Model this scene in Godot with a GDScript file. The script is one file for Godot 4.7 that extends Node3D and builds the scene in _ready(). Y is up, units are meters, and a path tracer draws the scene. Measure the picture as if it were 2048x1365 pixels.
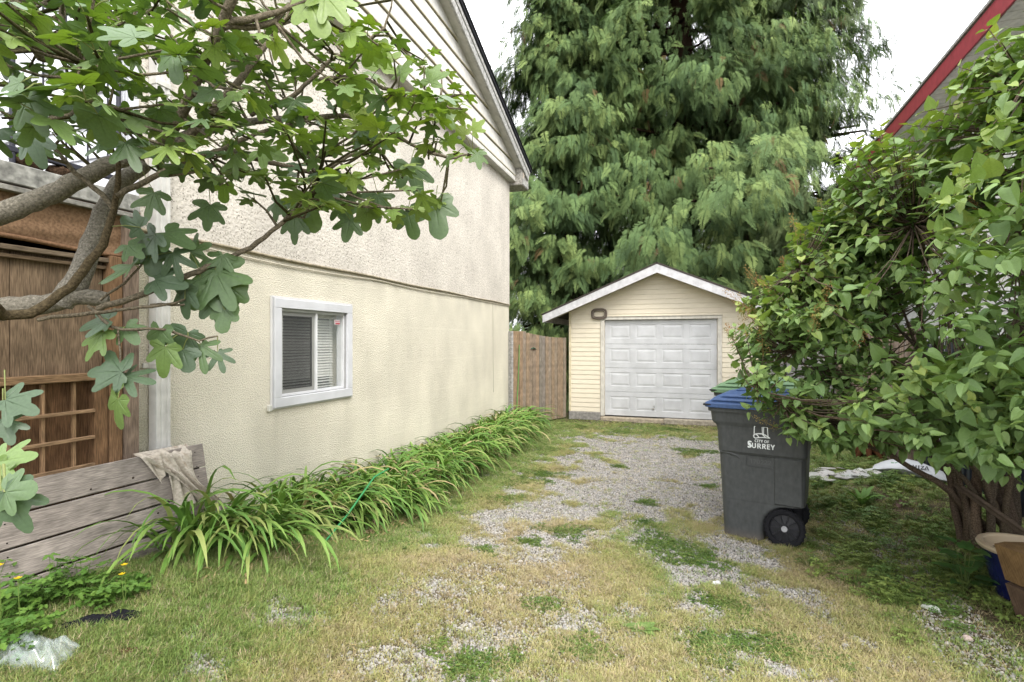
extends Node3D

const F := 1045.0
const YAW := 18.6
const CAM := Vector3(0, 1.62, 0)
var fw := Vector3(-sin(deg_to_rad(YAW)), 0, -cos(deg_to_rad(YAW)))
var rt := Vector3(cos(deg_to_rad(YAW)), 0, -sin(deg_to_rad(YAW)))
var rng := RandomNumberGenerator.new()
var names := {}
var T := {}
var M := {}
var nz := FastNoiseLite.new()
var nz2 := FastNoiseLite.new()


# ---------------------------------------------------------------- mesh builder
class MB:
	var v := PackedVector3Array()
	var n := PackedVector3Array()
	var c := PackedColorArray()
	var ix := PackedInt32Array()
	var uv := PackedVector2Array()

	func tri(a: Vector3, b: Vector3, d: Vector3, col: Color) -> void:
		var nn := (b - a).cross(d - a).normalized()
		var k := v.size()
		v.append(a); v.append(b); v.append(d)
		for i in 3:
			n.append(nn); c.append(col)
		ix.append(k); ix.append(k + 2); ix.append(k + 1)

	func poly(p: Array, out: Vector3, col: Color) -> void:
		var nn: Vector3 = (p[1] - p[0]).cross(p[2] - p[0])
		if p.size() > 3 and nn.length() < 1e-9:
			nn = (p[2] - p[0]).cross(p[3] - p[0])
		var flip: bool = nn.dot(out) < 0.0
		for i in range(1, p.size() - 1):
			if flip:
				tri(p[0], p[i + 1], p[i], col)
			else:
				tri(p[0], p[i], p[i + 1], col)

	func sv(p: Vector3, nn: Vector3, col: Color) -> int:
		v.append(p); n.append(nn); c.append(col)
		return v.size() - 1

	func st(a: int, b: int, d: int) -> void:
		ix.append(a); ix.append(d); ix.append(b)

	# box with chamfered edges; b turns it
	func box(ce: Vector3, s: Vector3, col: Color, ch := 0.0, b := Basis.IDENTITY) -> void:
		var h := s * 0.5
		if ch <= 0.0:
			for ax in 3:
				for sg in [-1.0, 1.0]:
					var o := Vector3.ZERO; o[ax] = sg
					var u := (ax + 1) % 3
					var w := (ax + 2) % 3
					var q := []
					for e in [[-1, -1], [1, -1], [1, 1], [-1, 1]]:
						var p := Vector3.ZERO
						p[ax] = sg * h[ax]; p[u] = e[0] * h[u]; p[w] = e[1] * h[w]
						q.append(ce + b * p)
					poly(q, b * o, col)
			return
		for ax in 3:
			for sg in [-1.0, 1.0]:
				var o := Vector3.ZERO; o[ax] = sg
				var u := (ax + 1) % 3
				var w := (ax + 2) % 3
				var q := []
				for e in [[-1, -1], [1, -1], [1, 1], [-1, 1]]:
					var p := Vector3.ZERO
					p[ax] = sg * h[ax]; p[u] = e[0] * (h[u] - ch); p[w] = e[1] * (h[w] - ch)
					q.append(ce + b * p)
				poly(q, b * o, col)
		for ax in 3:
			var u := (ax + 1) % 3
			var w := (ax + 2) % 3
			for su in [-1.0, 1.0]:
				for sw in [-1.0, 1.0]:
					var q := []
					for e in [[-1, 0], [1, 0], [1, 1], [-1, 1]]:
						var p := Vector3.ZERO
						p[ax] = e[0] * (h[ax] - ch)
						p[u] = su * (h[u] if e[1] == 0 else h[u] - ch)
						p[w] = sw * (h[w] - ch if e[1] == 0 else h[w])
						q.append(ce + b * p)
					var o := Vector3.ZERO; o[u] = su; o[w] = sw
					poly(q, b * o, col)
		for sx in [-1.0, 1.0]:
			for sy in [-1.0, 1.0]:
				for sz in [-1.0, 1.0]:
					var sg := Vector3(sx, sy, sz)
					var q := []
					for k in 3:
						var p := Vector3.ZERO
						for j in 3:
							p[j] = sg[j] * (h[j] if j == k else h[j] - ch)
						q.append(ce + b * p)
					poly(q, b * sg, col)

	func box2(a: Vector3, d: Vector3, col: Color, ch := 0.0) -> void:
		box((a + d) * 0.5, (d - a).abs(), col, ch)

	# polygon (2D points) placed by x axis ux, y axis uy at o, extruded by ex
	func prism(p2: PackedVector2Array, o: Vector3, ux: Vector3, uy: Vector3, ex: Vector3, col: Color) -> void:
		var idx := Geometry2D.triangulate_polygon(p2)
		for i in range(0, idx.size(), 3):
			var a := o + ux * p2[idx[i]].x + uy * p2[idx[i]].y
			var b := o + ux * p2[idx[i + 1]].x + uy * p2[idx[i + 1]].y
			var d := o + ux * p2[idx[i + 2]].x + uy * p2[idx[i + 2]].y
			poly([a, b, d], -ex, col)
			poly([a + ex, b + ex, d + ex], ex, col)
		var area := 0.0
		for i in p2.size():
			area += p2[i].cross(p2[(i + 1) % p2.size()])
		for i in p2.size():
			var e := p2[(i + 1) % p2.size()] - p2[i]
			var nn := Vector2(e.y, -e.x) * signf(area)
			var a: Vector3 = o + ux * p2[i].x + uy * p2[i].y
			var b: Vector3 = o + ux * p2[(i + 1) % p2.size()].x + uy * p2[(i + 1) % p2.size()].y
			poly([a, b, b + ex, a + ex], ux * nn.x + uy * nn.y, col)

	func tube(path: Array, rad: Array, sides: int, col: Color, capped := true, wob := 0.0) -> void:
		var k0 := v.size()
		var side := Vector3.ZERO
		for i in path.size():
			var d: Vector3 = (path[mini(i + 1, path.size() - 1)] - path[maxi(i - 1, 0)]).normalized()
			if side == Vector3.ZERO:
				side = d.cross(Vector3(0.31, 0.9, 0.27)).normalized()
			side = (side - d * side.dot(d)).normalized()
			var up := d.cross(side)
			for j in sides:
				var a := TAU * j / sides
				var o := side * cos(a) + up * sin(a)
				var r: float = rad[i]
				if wob > 0.0:
					r *= 1.0 + wob * sin(i * 2.3 + j * 1.9 + path[0].x * 31.0) * cos(i * 1.1 - j * 2.7)
				sv(path[i] + o * r, o, col)
		for i in path.size() - 1:
			for j in sides:
				var a := k0 + i * sides + j
				var b := k0 + i * sides + (j + 1) % sides
				st(a, b, b + sides); st(a, b + sides, a + sides)
		if capped:
			for e in [0, path.size() - 1]:
				var d: Vector3 = (path[1] - path[0] if e == 0 else path[e - 1] - path[e]).normalized() * -1.0
				var ctr := sv(path[e] + d * rad[e] * 0.3, d, col)
				for j in sides:
					var a: int = k0 + e * sides + j
					var b: int = k0 + e * sides + (j + 1) % sides
					if e == 0:
						st(ctr, b, a)
					else:
						st(ctr, a, b)

	# grid of smooth points; p[i][j], normals computed
	func grid(p: Array, cols: Array, closed := false) -> void:
		var k0 := v.size()
		var w: int = p[0].size()
		var h := p.size()
		for i in h:
			for j in w:
				var a: Vector3 = p[i][(j + 1) % w if closed else mini(j + 1, w - 1)] - p[i][(j + w - 1) % w if closed else maxi(j - 1, 0)]
				var b: Vector3 = p[mini(i + 1, h - 1)][j] - p[maxi(i - 1, 0)][j]
				var nn := a.cross(b)
				if nn.length() < 1e-10:
					var i2 := i + 1 if i < h / 2 else i - 1
					a = p[i2][(j + 1) % w if closed else mini(j + 1, w - 1)] - p[i2][(j + w - 1) % w if closed else maxi(j - 1, 0)]
					nn = a.cross(b)
				if nn.length() < 1e-12:
					nn = Vector3.UP
				sv(p[i][j], nn.normalized(), cols[i][j] if cols.size() > 1 else cols[0])
		for i in h - 1:
			for j in (w if closed else w - 1):
				var a := k0 + i * w + j
				var b := k0 + i * w + (j + 1) % w
				st(a, b, b + w); st(a, b + w, a + w)

	func lathe(prof: Array, o: Vector3, ax: Basis, sides: int, col: Color) -> void:
		# prof: Vector2(radius, height); ax.y the axis
		for i in prof.size() - 1:
			var a: Vector2 = prof[i]
			var b: Vector2 = prof[i + 1]
			var e := (b - a)
			if e.length() < 1e-7:
				continue
			var n2 := Vector2(e.y, -e.x).normalized()
			var k0 := v.size()
			for j in sides + 1:
				var t := TAU * j / sides
				var rd := ax.x * cos(t) + ax.z * sin(t)
				var nn := rd * n2.x + ax.y * n2.y
				sv(o + rd * a.x + ax.y * a.y, nn, col)
				sv(o + rd * b.x + ax.y * b.y, nn, col)
			for j in sides:
				var q := k0 + j * 2
				st(q, q + 1, q + 3); st(q, q + 3, q + 2)

	func add(m: MB, t: Transform3D, tint := Color.WHITE) -> void:
		var k := v.size()
		var nb := t.basis.inverse().transposed()
		for i in m.v.size():
			v.append(t * m.v[i]); n.append((nb * m.n[i]).normalized()); c.append(m.c[i] * tint)
		for i in m.ix.size():
			ix.append(m.ix[i] + k)

	func mesh(shift := Vector3.ZERO) -> ArrayMesh:
		var a := []
		a.resize(Mesh.ARRAY_MAX)
		if shift != Vector3.ZERO:
			for i in v.size():
				v[i] += shift
		a[Mesh.ARRAY_VERTEX] = v
		a[Mesh.ARRAY_NORMAL] = n
		a[Mesh.ARRAY_COLOR] = c
		a[Mesh.ARRAY_INDEX] = ix
		if uv.size() == v.size():
			a[Mesh.ARRAY_TEX_UV] = uv
		var m := ArrayMesh.new()
		m.add_surface_from_arrays(Mesh.PRIMITIVE_TRIANGLES, a)
		return m


# ---------------------------------------------------------------- small helpers
func ray(x: float, y: float) -> Vector3:
	return fw + rt * ((x - 1024.0) / F) + Vector3.UP * ((682.5 - y) / F)

func px(x: float, y: float, t: float) -> Vector3:
	return CAM + ray(x, y) * t

func pxx(x: float, y: float, wx: float) -> Vector3:
	var r := ray(x, y)
	return CAM + r * (wx / r.x)

func pxz(x: float, y: float, wz: float) -> Vector3:
	var r := ray(x, y)
	return CAM + r * (wz / r.z)

func pxg(x: float, y: float) -> Vector3:
	var r := ray(x, y)
	var p := Vector3.ZERO
	var h := 0.0
	for i in 12:
		p = CAM + r * ((h - CAM.y) / r.y)
		h = lerpf(h, gh(p.x, p.z), 0.7)
	return p

func ss(a: float, b: float, x: float) -> float:
	var t := clampf((x - a) / (b - a), 0.0, 1.0)
	return t * t * (3.0 - 2.0 * t)

func rr(a: float, b: float) -> float:
	return rng.randf_range(a, b)

func rv(s: float) -> Vector3:
	return Vector3(rr(-s, s), rr(-s, s), rr(-s, s))

func lin(r: float, g: float, b: float) -> Color:
	return Color(r, g, b)

func jit(c: Color, a: float) -> Color:
	var k := 1.0 + rr(-a, a)
	return Color(c.r * k * (1.0 + rr(-a, a) * 0.3), c.g * k, c.b * k * (1.0 + rr(-a, a) * 0.3))

func numbered(s: String) -> String:
	var k: int = names.get(s, 0)
	names[s] = k + 1
	return s if k == 0 else "%s_%03d" % [s, k]

func tag(o: Node, label: String, category: String, group := "", kind := "") -> Node:
	o.set_meta("label", label)
	o.set_meta("category", category)
	if group:
		o.set_meta("group", group)
	if kind:
		o.set_meta("kind", kind)
	return o

func thing(called: String, label: String, category: String, at := Vector3.ZERO, group := "") -> Node3D:
	var o := Node3D.new()
	o.name = numbered(called)
	add_child(o)
	o.position = at
	tag(o, label, category, group)
	return o

# mb holds world coordinates unless local is true
func part(parent: Node, called: String, mb: MB, m: Material, local := false, label := "") -> MeshInstance3D:
	var top: Node = parent
	while top != self and top.get_parent() != self:
		top = top.get_parent()
	var o := MeshInstance3D.new()
	var key := str(parent.get_instance_id()) + called
	var k: int = names.get(key, 0)
	names[key] = k + 1
	o.name = numbered(called) if parent == self else (called if k == 0 else "%s_%03d" % [called, k])
	o.mesh = mb.mesh(Vector3.ZERO if local or top == self else -top.position)
	o.material_override = m
	parent.add_child(o, true)
	if label:
		o.set_meta("label", label)
	return o

func inst(parent: Node, called: String, m: Mesh, mat: Material, t: Transform3D) -> MeshInstance3D:
	var o := MeshInstance3D.new()
	var key := str(parent.get_instance_id()) + called
	var k: int = names.get(key, 0)
	names[key] = k + 1
	o.name = called if k == 0 else "%s_%03d" % [called, k]
	o.mesh = m
	o.material_override = mat
	o.transform = t
	parent.add_child(o, true)
	return o

func single(called: String, mb: MB, m: Material, label: String, category: String, group := "") -> MeshInstance3D:
	# a thing that is one mesh, with its origin at the middle of its base
	var lo := mb.v[0]
	var hi := mb.v[0]
	for p in mb.v:
		lo = lo.min(p); hi = hi.max(p)
	var at := Vector3((lo.x + hi.x) * 0.5, lo.y, (lo.z + hi.z) * 0.5)
	var o := MeshInstance3D.new()
	o.name = numbered(called)
	o.mesh = mb.mesh(-at)
	o.material_override = m
	add_child(o)
	o.position = at
	tag(o, label, category, group)
	return o

func scatter(parent: Node, called: String, m: Mesh, mat: Material, where: Array, tint: Array) -> MultiMeshInstance3D:
	var mm := MultiMesh.new()
	mm.transform_format = MultiMesh.TRANSFORM_3D
	mm.use_colors = true
	mm.mesh = m
	mm.instance_count = where.size()
	for i in where.size():
		mm.set_instance_transform(i, where[i])
		mm.set_instance_color(i, tint[i])
	var o := MultiMeshInstance3D.new()
	o.name = numbered(called) if parent == self else called
	o.multimesh = mm
	o.material_override = mat
	o.set_meta("kind", "stuff")
	parent.add_child(o, true)
	return o

func aim(at: Vector3, along: Vector3, normal: Vector3, s: float) -> Transform3D:
	# y axis along, z axis near normal
	var y := along.normalized()
	var x := y.cross(normal)
	if x.length() < 1e-4:
		x = y.cross(Vector3(0.3, 0.7, 0.64))
	x = x.normalized()
	return Transform3D(Basis(x * s, y * s, x.cross(y) * s), at)

# ---------------------------------------------------------------- textures and materials
func noise_tex(sd: int, freq: float, oct: int, lo: float, hi: float, power := 1.0, kind := FastNoiseLite.TYPE_SIMPLEX_SMOOTH, size := 512) -> ImageTexture:
	var f := FastNoiseLite.new()
	f.seed = sd
	f.noise_type = kind
	f.frequency = freq
	f.fractal_octaves = oct
	if kind == FastNoiseLite.TYPE_CELLULAR:
		f.cellular_return_type = FastNoiseLite.RETURN_DISTANCE
	var im := f.get_seamless_image(size, size)
	im.convert(Image.FORMAT_L8)
	var d := im.get_data()
	for i in d.size():
		d[i] = mini(255, int(255.0 * lerpf(lo, hi, pow(d[i] / 255.0, power))))
	return ImageTexture.create_from_image(Image.create_from_data(size, size, false, Image.FORMAT_L8, d))

# pale field with darker grains (pebble dash)
func speck_tex(sd: int, size := 512) -> ImageTexture:
	var r := RandomNumberGenerator.new()
	r.seed = sd
	var im := Image.create(size, size, false, Image.FORMAT_RGB8)
	im.fill(Color(0.93, 0.925, 0.91))
	for i in 9000:
		var g := r.randf_range(0.62, 1.0)
		var w := 1 + r.randi() % 4
		if r.randf() < 0.03:
			g = r.randf_range(0.22, 0.5)
			w = 1 + r.randi() % 3
		im.fill_rect(Rect2i(r.randi() % (size - 5), r.randi() % (size - 5), w, 1 + r.randi() % 4), Color(g, g * 0.985, g * 0.96))
	return ImageTexture.create_from_image(im)

func mat(o := {}) -> StandardMaterial3D:
	var m := StandardMaterial3D.new()
	m.vertex_color_use_as_albedo = true
	m.roughness = o.get("rough", 0.8)
	m.metallic_specular = o.get("spec", 0.4)
	m.metallic = o.get("metal", 0.0)
	if o.has("col"):
		var c: Color = o.col
		m.albedo_color = c.linear_to_srgb()
	if o.has("tex"):
		m.albedo_texture = T[o.tex]
	if o.has("bump"):
		m.heightmap_enabled = true
		m.heightmap_texture = T[o.bump]
		m.heightmap_scale = o.get("bs", 0.5)
	if o.has("tex") or o.has("bump"):
		m.uv1_triplanar = true
		m.uv1_world_triplanar = o.get("world", true)
		m.uv1_scale = o.get("s", Vector3.ONE)
	if o.has("detail"):
		m.detail_enabled = true
		m.detail_albedo = T[o.detail]
		m.detail_blend_mode = BaseMaterial3D.BLEND_MODE_MUL
		m.detail_uv_layer = BaseMaterial3D.DETAIL_UV_2
		m.uv2_triplanar = true
		m.uv2_world_triplanar = o.get("world", true)
		m.uv2_scale = o.get("ds", Vector3.ONE)
	if o.has("back"):
		m.backlight_enabled = true
		var b: Color = o.back
		m.backlight = b.linear_to_srgb()
	return m

func build_materials() -> void:
	T.blotch = noise_tex(3, 0.012, 5, 0.72, 1.0)
	T.soft = noise_tex(4, 0.008, 4, 0.9, 1.0)
	T.even = noise_tex(24, 0.02, 3, 0.95, 1.0)
	T.fine = noise_tex(5, 0.09, 3, 0.55, 1.0)
	T.grain = noise_tex(6, 0.03, 5, 0.55, 1.0, 0.8)
	T.grainb = noise_tex(16, 0.05, 4, 0.0, 1.0)
	T.stucco = noise_tex(7, 0.055, 3, 0.0, 1.0, 1.0, FastNoiseLite.TYPE_SIMPLEX)
	T.dash = noise_tex(8, 0.09, 2, 0.0, 1.0, 0.7, FastNoiseLite.TYPE_CELLULAR)
	T.speck = speck_tex(9)
	T.bark = noise_tex(10, 0.03, 5, 0.45, 1.0)
	T.barkb = noise_tex(11, 0.05, 4, 0.0, 1.0)
	T.faint = noise_tex(14, 0.02, 5, 0.84, 1.0, 0.6)
	T.dirt = noise_tex(12, 0.02, 5, 0.6, 1.0, 0.6)
	T.pits = noise_tex(7, 0.055, 3, 0.86, 1.04, 0.6, FastNoiseLite.TYPE_SIMPLEX)
	M.vinyl = mat({"tex": "even", "s": Vector3(0.5, 2.5, 0.5), "rough": 0.5, "spec": 0.35})
	M.stucco = mat({"tex": "pits", "bump": "stucco", "bs": 0.7, "s": Vector3(2.5, 2.5, 2.5), "rough": 0.95, "spec": 0.2, "detail": "soft", "ds": Vector3(0.35, 0.22, 0.35)})
	M.dash = mat({"tex": "speck", "bump": "dash", "bs": 0.5, "s": Vector3(0.8, 0.8, 0.8), "rough": 0.95, "spec": 0.2, "detail": "soft", "ds": Vector3(0.4, 0.3, 0.4)})
	M.paint = mat({"tex": "soft", "s": Vector3(1.1, 1.9, 1.1), "rough": 0.5, "spec": 0.4, "detail": "faint", "ds": Vector3(0.9, 0.5, 0.9)})
	M.clean = mat({"tex": "soft", "s": Vector3(0.7, 0.7, 0.7), "rough": 0.42, "spec": 0.45})
	M.worn = mat({"tex": "dirt", "bump": "grainb", "bs": 0.04, "s": Vector3(1.1, 1.6, 1.1), "rough": 0.7, "detail": "dirt", "ds": Vector3(2.3, 2.3, 2.3)})
	M.wood_z = mat({"tex": "grain", "bump": "grainb", "bs": 0.12, "s": Vector3(9.0, 9.0, 0.7), "rough": 0.85, "spec": 0.25, "detail": "blotch", "ds": Vector3(1.7, 1.7, 0.9)})
	M.wood_y = mat({"tex": "grain", "bump": "grainb", "bs": 0.12, "s": Vector3(9.0, 0.6, 9.0), "rough": 0.85, "spec": 0.25, "detail": "blotch", "ds": Vector3(1.6, 0.8, 1.6)})
	M.wood_x = mat({"tex": "grain", "bump": "grainb", "bs": 0.12, "s": Vector3(0.7, 9.0, 9.0), "rough": 0.85, "spec": 0.25, "detail": "blotch", "ds": Vector3(0.9, 1.7, 1.7)})
	M.plastic = mat({"tex": "soft", "bump": "fine", "bs": 0.02, "s": Vector3(4, 4, 4), "rough": 0.5, "spec": 0.4, "world": false, "detail": "faint", "ds": Vector3(2.6, 0.9, 2.6)})
	M.rubber = mat({"tex": "fine", "s": Vector3(6, 6, 6), "rough": 0.75, "spec": 0.3, "world": false})
	M.metal = mat({"rough": 0.35, "metal": 1.0})
	M.black = mat({"rough": 0.45, "spec": 0.4})
	M.bark = mat({"tex": "bark", "bump": "barkb", "bs": 0.35, "s": Vector3(5, 5, 5), "rough": 0.95, "spec": 0.15, "detail": "dirt", "ds": Vector3(14, 14, 14)})
	M.concrete = mat({"tex": "blotch", "bump": "fine", "bs": 0.15, "s": Vector3(1.8, 1.8, 1.8), "rough": 0.95, "spec": 0.2})
	M.ground = mat({"tex": "fine", "bump": "fine", "bs": 0.9, "s": Vector3(2.3, 2.3, 2.3), "rough": 1.0, "spec": 0.1, "detail": "dirt", "ds": Vector3(0.9, 0.9, 0.9)})
	M.cloth = mat({"tex": "dirt", "bump": "fine", "bs": 0.06, "s": Vector3(5, 5, 5), "rough": 0.95, "spec": 0.1})
	M.leaf = mat({"tex": "faint", "bump": "fine", "bs": 0.015, "s": Vector3(0.9, 0.9, 0.9), "world": false, "rough": 0.46, "spec": 0.42, "back": lin(0.42, 0.48, 0.14)})
	M.blade = mat({"rough": 0.5, "spec": 0.35, "back": lin(0.25, 0.28, 0.1)})
	M.needle = mat({"rough": 0.65, "spec": 0.25, "back": lin(0.1, 0.12, 0.05)})
	M.stone = mat({"rough": 0.9, "spec": 0.2})
	M.dull = mat({"tex": "dirt", "s": Vector3(2, 2, 2), "rough": 0.9, "spec": 0.2})
	var g := StandardMaterial3D.new()
	g.transparency = BaseMaterial3D.TRANSPARENCY_ALPHA
	g.albedo_color = Color(0.9, 0.95, 0.93, 0.06)
	g.roughness = 0.03
	g.metallic_specular = 0.6
	M.glass = g
	var f := StandardMaterial3D.new()
	f.transparency = BaseMaterial3D.TRANSPARENCY_ALPHA
	f.albedo_color = Color(0.9, 0.95, 0.95, 0.2)
	f.roughness = 0.12
	f.metallic_specular = 0.7
	M.film = f
# ---------------------------------------------------------------- the lie of the land
func gh(x: float, z: float) -> float:
	var h := 0.36 * ss(-1.0, -2.6, x) * ss(-4.3, -1.7, z)
	h += 0.05 * ss(-4.5, -2.0, z)
	h += 0.16 * exp(-pow((x - 2.0) / 0.55, 2) - pow((z + 6.0) / 0.8, 2))
	h += 0.06 * ss(1.0, 2.4, x) * ss(-8.0, -6.0, z)
	h += 0.016 * nz.get_noise_2d(x * 40.0, z * 40.0) + 0.007 * nz2.get_noise_2d(x * 190.0, z * 190.0)
	return h * ss(-6.0, -5.0, x) * ss(6.0, 5.0, x) * ss(2.5, 1.6, z) * ss(-14.0, -13.0, z)

# x: gravel, y: living green (against dry straw), z: bare soil
func cover(x: float, z: float) -> Vector3:
	var n1 := nz.get_noise_2d(x * 55.0, z * 55.0)
	var n2 := nz2.get_noise_2d(x * 120.0, z * 120.0)
	var n3 := nz2.get_noise_2d(x * 30.0 + 90.0, z * 30.0)
	var left := exp(-pow((x + 1.25 + 0.12 * n3) / 0.62, 2)) * ss(-3.0, -4.5, z)
	var right := exp(-pow((x - 0.28) / 0.6, 2)) * ss(-2.9, -3.9, z)
	var mid := exp(-pow((x + 0.5) / 0.6, 2)) * ss(-4.4, -5.4, z) * 1.3
	var band := exp(-pow((x + 0.45) / 1.25, 2)) * ss(-9.5, -8.2, z) * ss(-4.6, -5.8, z) * 1.35
	var g := maxf(maxf(left, right), maxf(mid, band)) * ss(-9.6, -8.6, z)
	g = clampf((g - 0.52) * 1.5 + n1 * 1.5 + n2 * 1.3 + 0.52, 0.0, 1.0)
	g *= ss(1.15, 0.75, x) * ss(-2.25, -1.75, x)
	# the soil with thin gravel towards the camera
	var soil := 0.75 * exp(-pow((x + 0.95) / 0.75, 2)) * ss(-4.4, -3.2, z) * ss(-1.6, -2.5, z)
	soil = maxf(soil, 0.9 * ss(0.9, 1.7, x) * ss(-6.5, -5.0, z) * ss(0.5, -1.5, z))
	soil = maxf(soil, 0.45 * exp(-pow((x - 0.0) / 0.6, 2)) * ss(-4.0, -2.8, z))
	soil = clampf(soil + n1 * 0.9 + n2 * 0.6 + 0.27, 0.0, 1.0)
	var green := 0.5 + 0.5 * n1 + 0.35 * n3
	green += 0.55 * ss(-1.55, -2.3, x) * ss(-1.0, -2.2, z) + 0.4 * ss(-0.75, -1.6, x) * ss(-2.9, -2.2, z)
	green += 0.30 * ss(-6.0, -8.5, z) + 0.35 * ss(0.9, 1.5, x)
	green -= 0.34 * exp(-pow((x + 1.3) / 0.5, 2)) * ss(-5.5, -3.0, z)
	green += 0.3 * exp(-pow((x - 0.0) / 0.4, 2) - pow((z + 3.9) / 0.5, 2))
	return Vector3(g, clampf(green, 0.0, 1.0), soil)

func make_ground() -> void:
	var m := MB.new()
	var nx := 200
	var nzc := 275
	var soilc := lin(0.24, 0.185, 0.13)
	var gravc := lin(0.29, 0.265, 0.23)
	var thatch := lin(0.34, 0.275, 0.165)
	var greenc := lin(0.18, 0.20, 0.08)
	for j in nzc + 1:
		for i in nx + 1:
			var x := -6.0 + 12.0 * i / nx
			var z := 2.5 - 16.5 * j / nzc
			var k := cover(x, z)
			var c := thatch.lerp(greenc, k.y).lerp(soilc, k.z * 0.85).lerp(gravc, k.x)
			var e := 0.02
			var nn := Vector3(gh(x - e, z) - gh(x + e, z), 2.0 * e, gh(x, z - e) - gh(x, z + e)).normalized()
			m.sv(Vector3(x, gh(x, z), z), nn, c)
	for j in nzc:
		for i in nx:
			var a := j * (nx + 1) + i
			m.st(a, a + 1, a + nx + 2); m.st(a, a + nx + 2, a + nx + 1)
	var far := lin(0.14, 0.15, 0.06)
	var R := 400.0
	m.poly([Vector3(-R, 0, -R), Vector3(R, 0, -R), Vector3(R, 0, -14), Vector3(-R, 0, -14)], Vector3.UP, far)
	m.poly([Vector3(-R, 0, 2.5), Vector3(R, 0, 2.5), Vector3(R, 0, R), Vector3(-R, 0, R)], Vector3.UP, far)
	m.poly([Vector3(-R, 0, -14), Vector3(-6, 0, -14), Vector3(-6, 0, 2.5), Vector3(-R, 0, 2.5)], Vector3.UP, far)
	m.poly([Vector3(6, 0, -14), Vector3(R, 0, -14), Vector3(R, 0, 2.5), Vector3(6, 0, 2.5)], Vector3.UP, far)
	var o := part(self, "ground", m, M.ground)
	tag(o, "patchy yard ground of soil, dry grass and gravel between house and garage", "ground", "", "structure")

func inside_view(x: float, z: float) -> bool:
	var t := fw.x * x + fw.z * z
	if t < 0.5:
		return false
	var u := (rt.x * x + rt.z * z) / t
	return absf(u) < 1.4

func make_stones() -> void:
	# three worn pebbles
	var m := MB.new()
	var ph := (1.0 + sqrt(5.0)) / 2.0
	var vs := [Vector3(-1, ph, 0), Vector3(1, ph, 0), Vector3(-1, -ph, 0), Vector3(1, -ph, 0), Vector3(0, -1, ph), Vector3(0, 1, ph), Vector3(0, -1, -ph), Vector3(0, 1, -ph), Vector3(ph, 0, -1), Vector3(ph, 0, 1), Vector3(-ph, 0, -1), Vector3(-ph, 0, 1)]
	for i in 12:
		vs[i] = vs[i].normalized() * rr(0.75, 1.15)
	for f in [[0, 11, 5], [0, 5, 1], [0, 1, 7], [0, 7, 10], [0, 10, 11], [1, 5, 9], [5, 11, 4], [11, 10, 2], [10, 7, 6], [7, 1, 8], [3, 9, 4], [3, 4, 2], [3, 2, 6], [3, 6, 8], [3, 8, 9], [4, 9, 5], [2, 4, 11], [6, 2, 10], [8, 6, 7], [9, 8, 1]]:
		m.poly([vs[f[0]], vs[f[1]], vs[f[2]]], vs[f[0]] + vs[f[1]] + vs[f[2]], Color.WHITE)
	var pm := m.mesh()
	T.pebble = pm
	var wh := []
	var tc := []
	for i in 330000:
		var z := -9.9 + 8.7 * sqrt(rng.randf()) if rng.randf() < 0.45 else rr(-9.9, -1.2)
		var x := rr(-2.4, 1.6)
		if not inside_view(x, z):
			continue
		var k := cover(x, z)
		var p := 0.95 * pow(k.x, 1.3) + 0.27 * k.z + 0.02
		if rng.randf() > p:
			continue
		var s := rr(0.0038, 0.0088) * (1.35 if rng.randf() < 0.12 else 1.0)
		if k.x < 0.3:
			s *= rr(0.7, 1.3)
		var b := Basis.from_euler(Vector3(rr(0, TAU), rr(0, TAU), rr(0, TAU))) * Basis.from_scale(Vector3(rr(0.8, 1.3), rr(0.6, 0.9), rr(0.7, 1.1)) * s)
		wh.append(Transform3D(b, Vector3(x, gh(x, z) + s * 0.25, z)))
		var g := rr(0.21, 0.42)
		var w := rr(0.02, 0.11)
		tc.append(lin(g * (1.0 + w), g, g * (0.98 - w)))
	var o := scatter(self, "gravel", pm, M.stone, wh, tc)
	tag(o, "loose pale grey gravel of the driveway in front of the garage", "gravel", "", "stuff")

func tuft(blades: int, spread: float, lean: float, w: float) -> ArrayMesh:
	var m := MB.new()
	for i in blades:
		var a := rr(0, TAU)
		var d := Vector3(cos(a), 0, sin(a))
		var s := Vector3(-d.z, 0, d.x)
		var o := Vector3(rr(-spread, spread), 0, rr(-spread, spread))
		var h := rr(0.5, 1.0)
		var l := rr(0.15, 1.0) * lean
		var p1 := o + Vector3(0, h * 0.55, 0) + d * l * 0.3 * h
		var p2 := o + Vector3(0, h * (1.0 - l * 0.25), 0) + d * l * h * 0.9
		var g := rr(0.75, 1.15)
		var col := Color(g, g, g)
		var nn := (Vector3.UP * 0.75 - d * 0.5 + s * 0.2).normalized()
		var k := m.sv(o - s * w, nn, col * 0.9)
		m.sv(o + s * w, nn, col * 0.9); m.sv(p1 - s * w * 0.85, nn, col); m.sv(p1 + s * w * 0.85, nn, col); m.sv(p2, nn, col)
		m.st(k, k + 1, k + 3); m.st(k, k + 3, k + 2); m.st(k + 2, k + 3, k + 4)
	return m.mesh()

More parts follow.
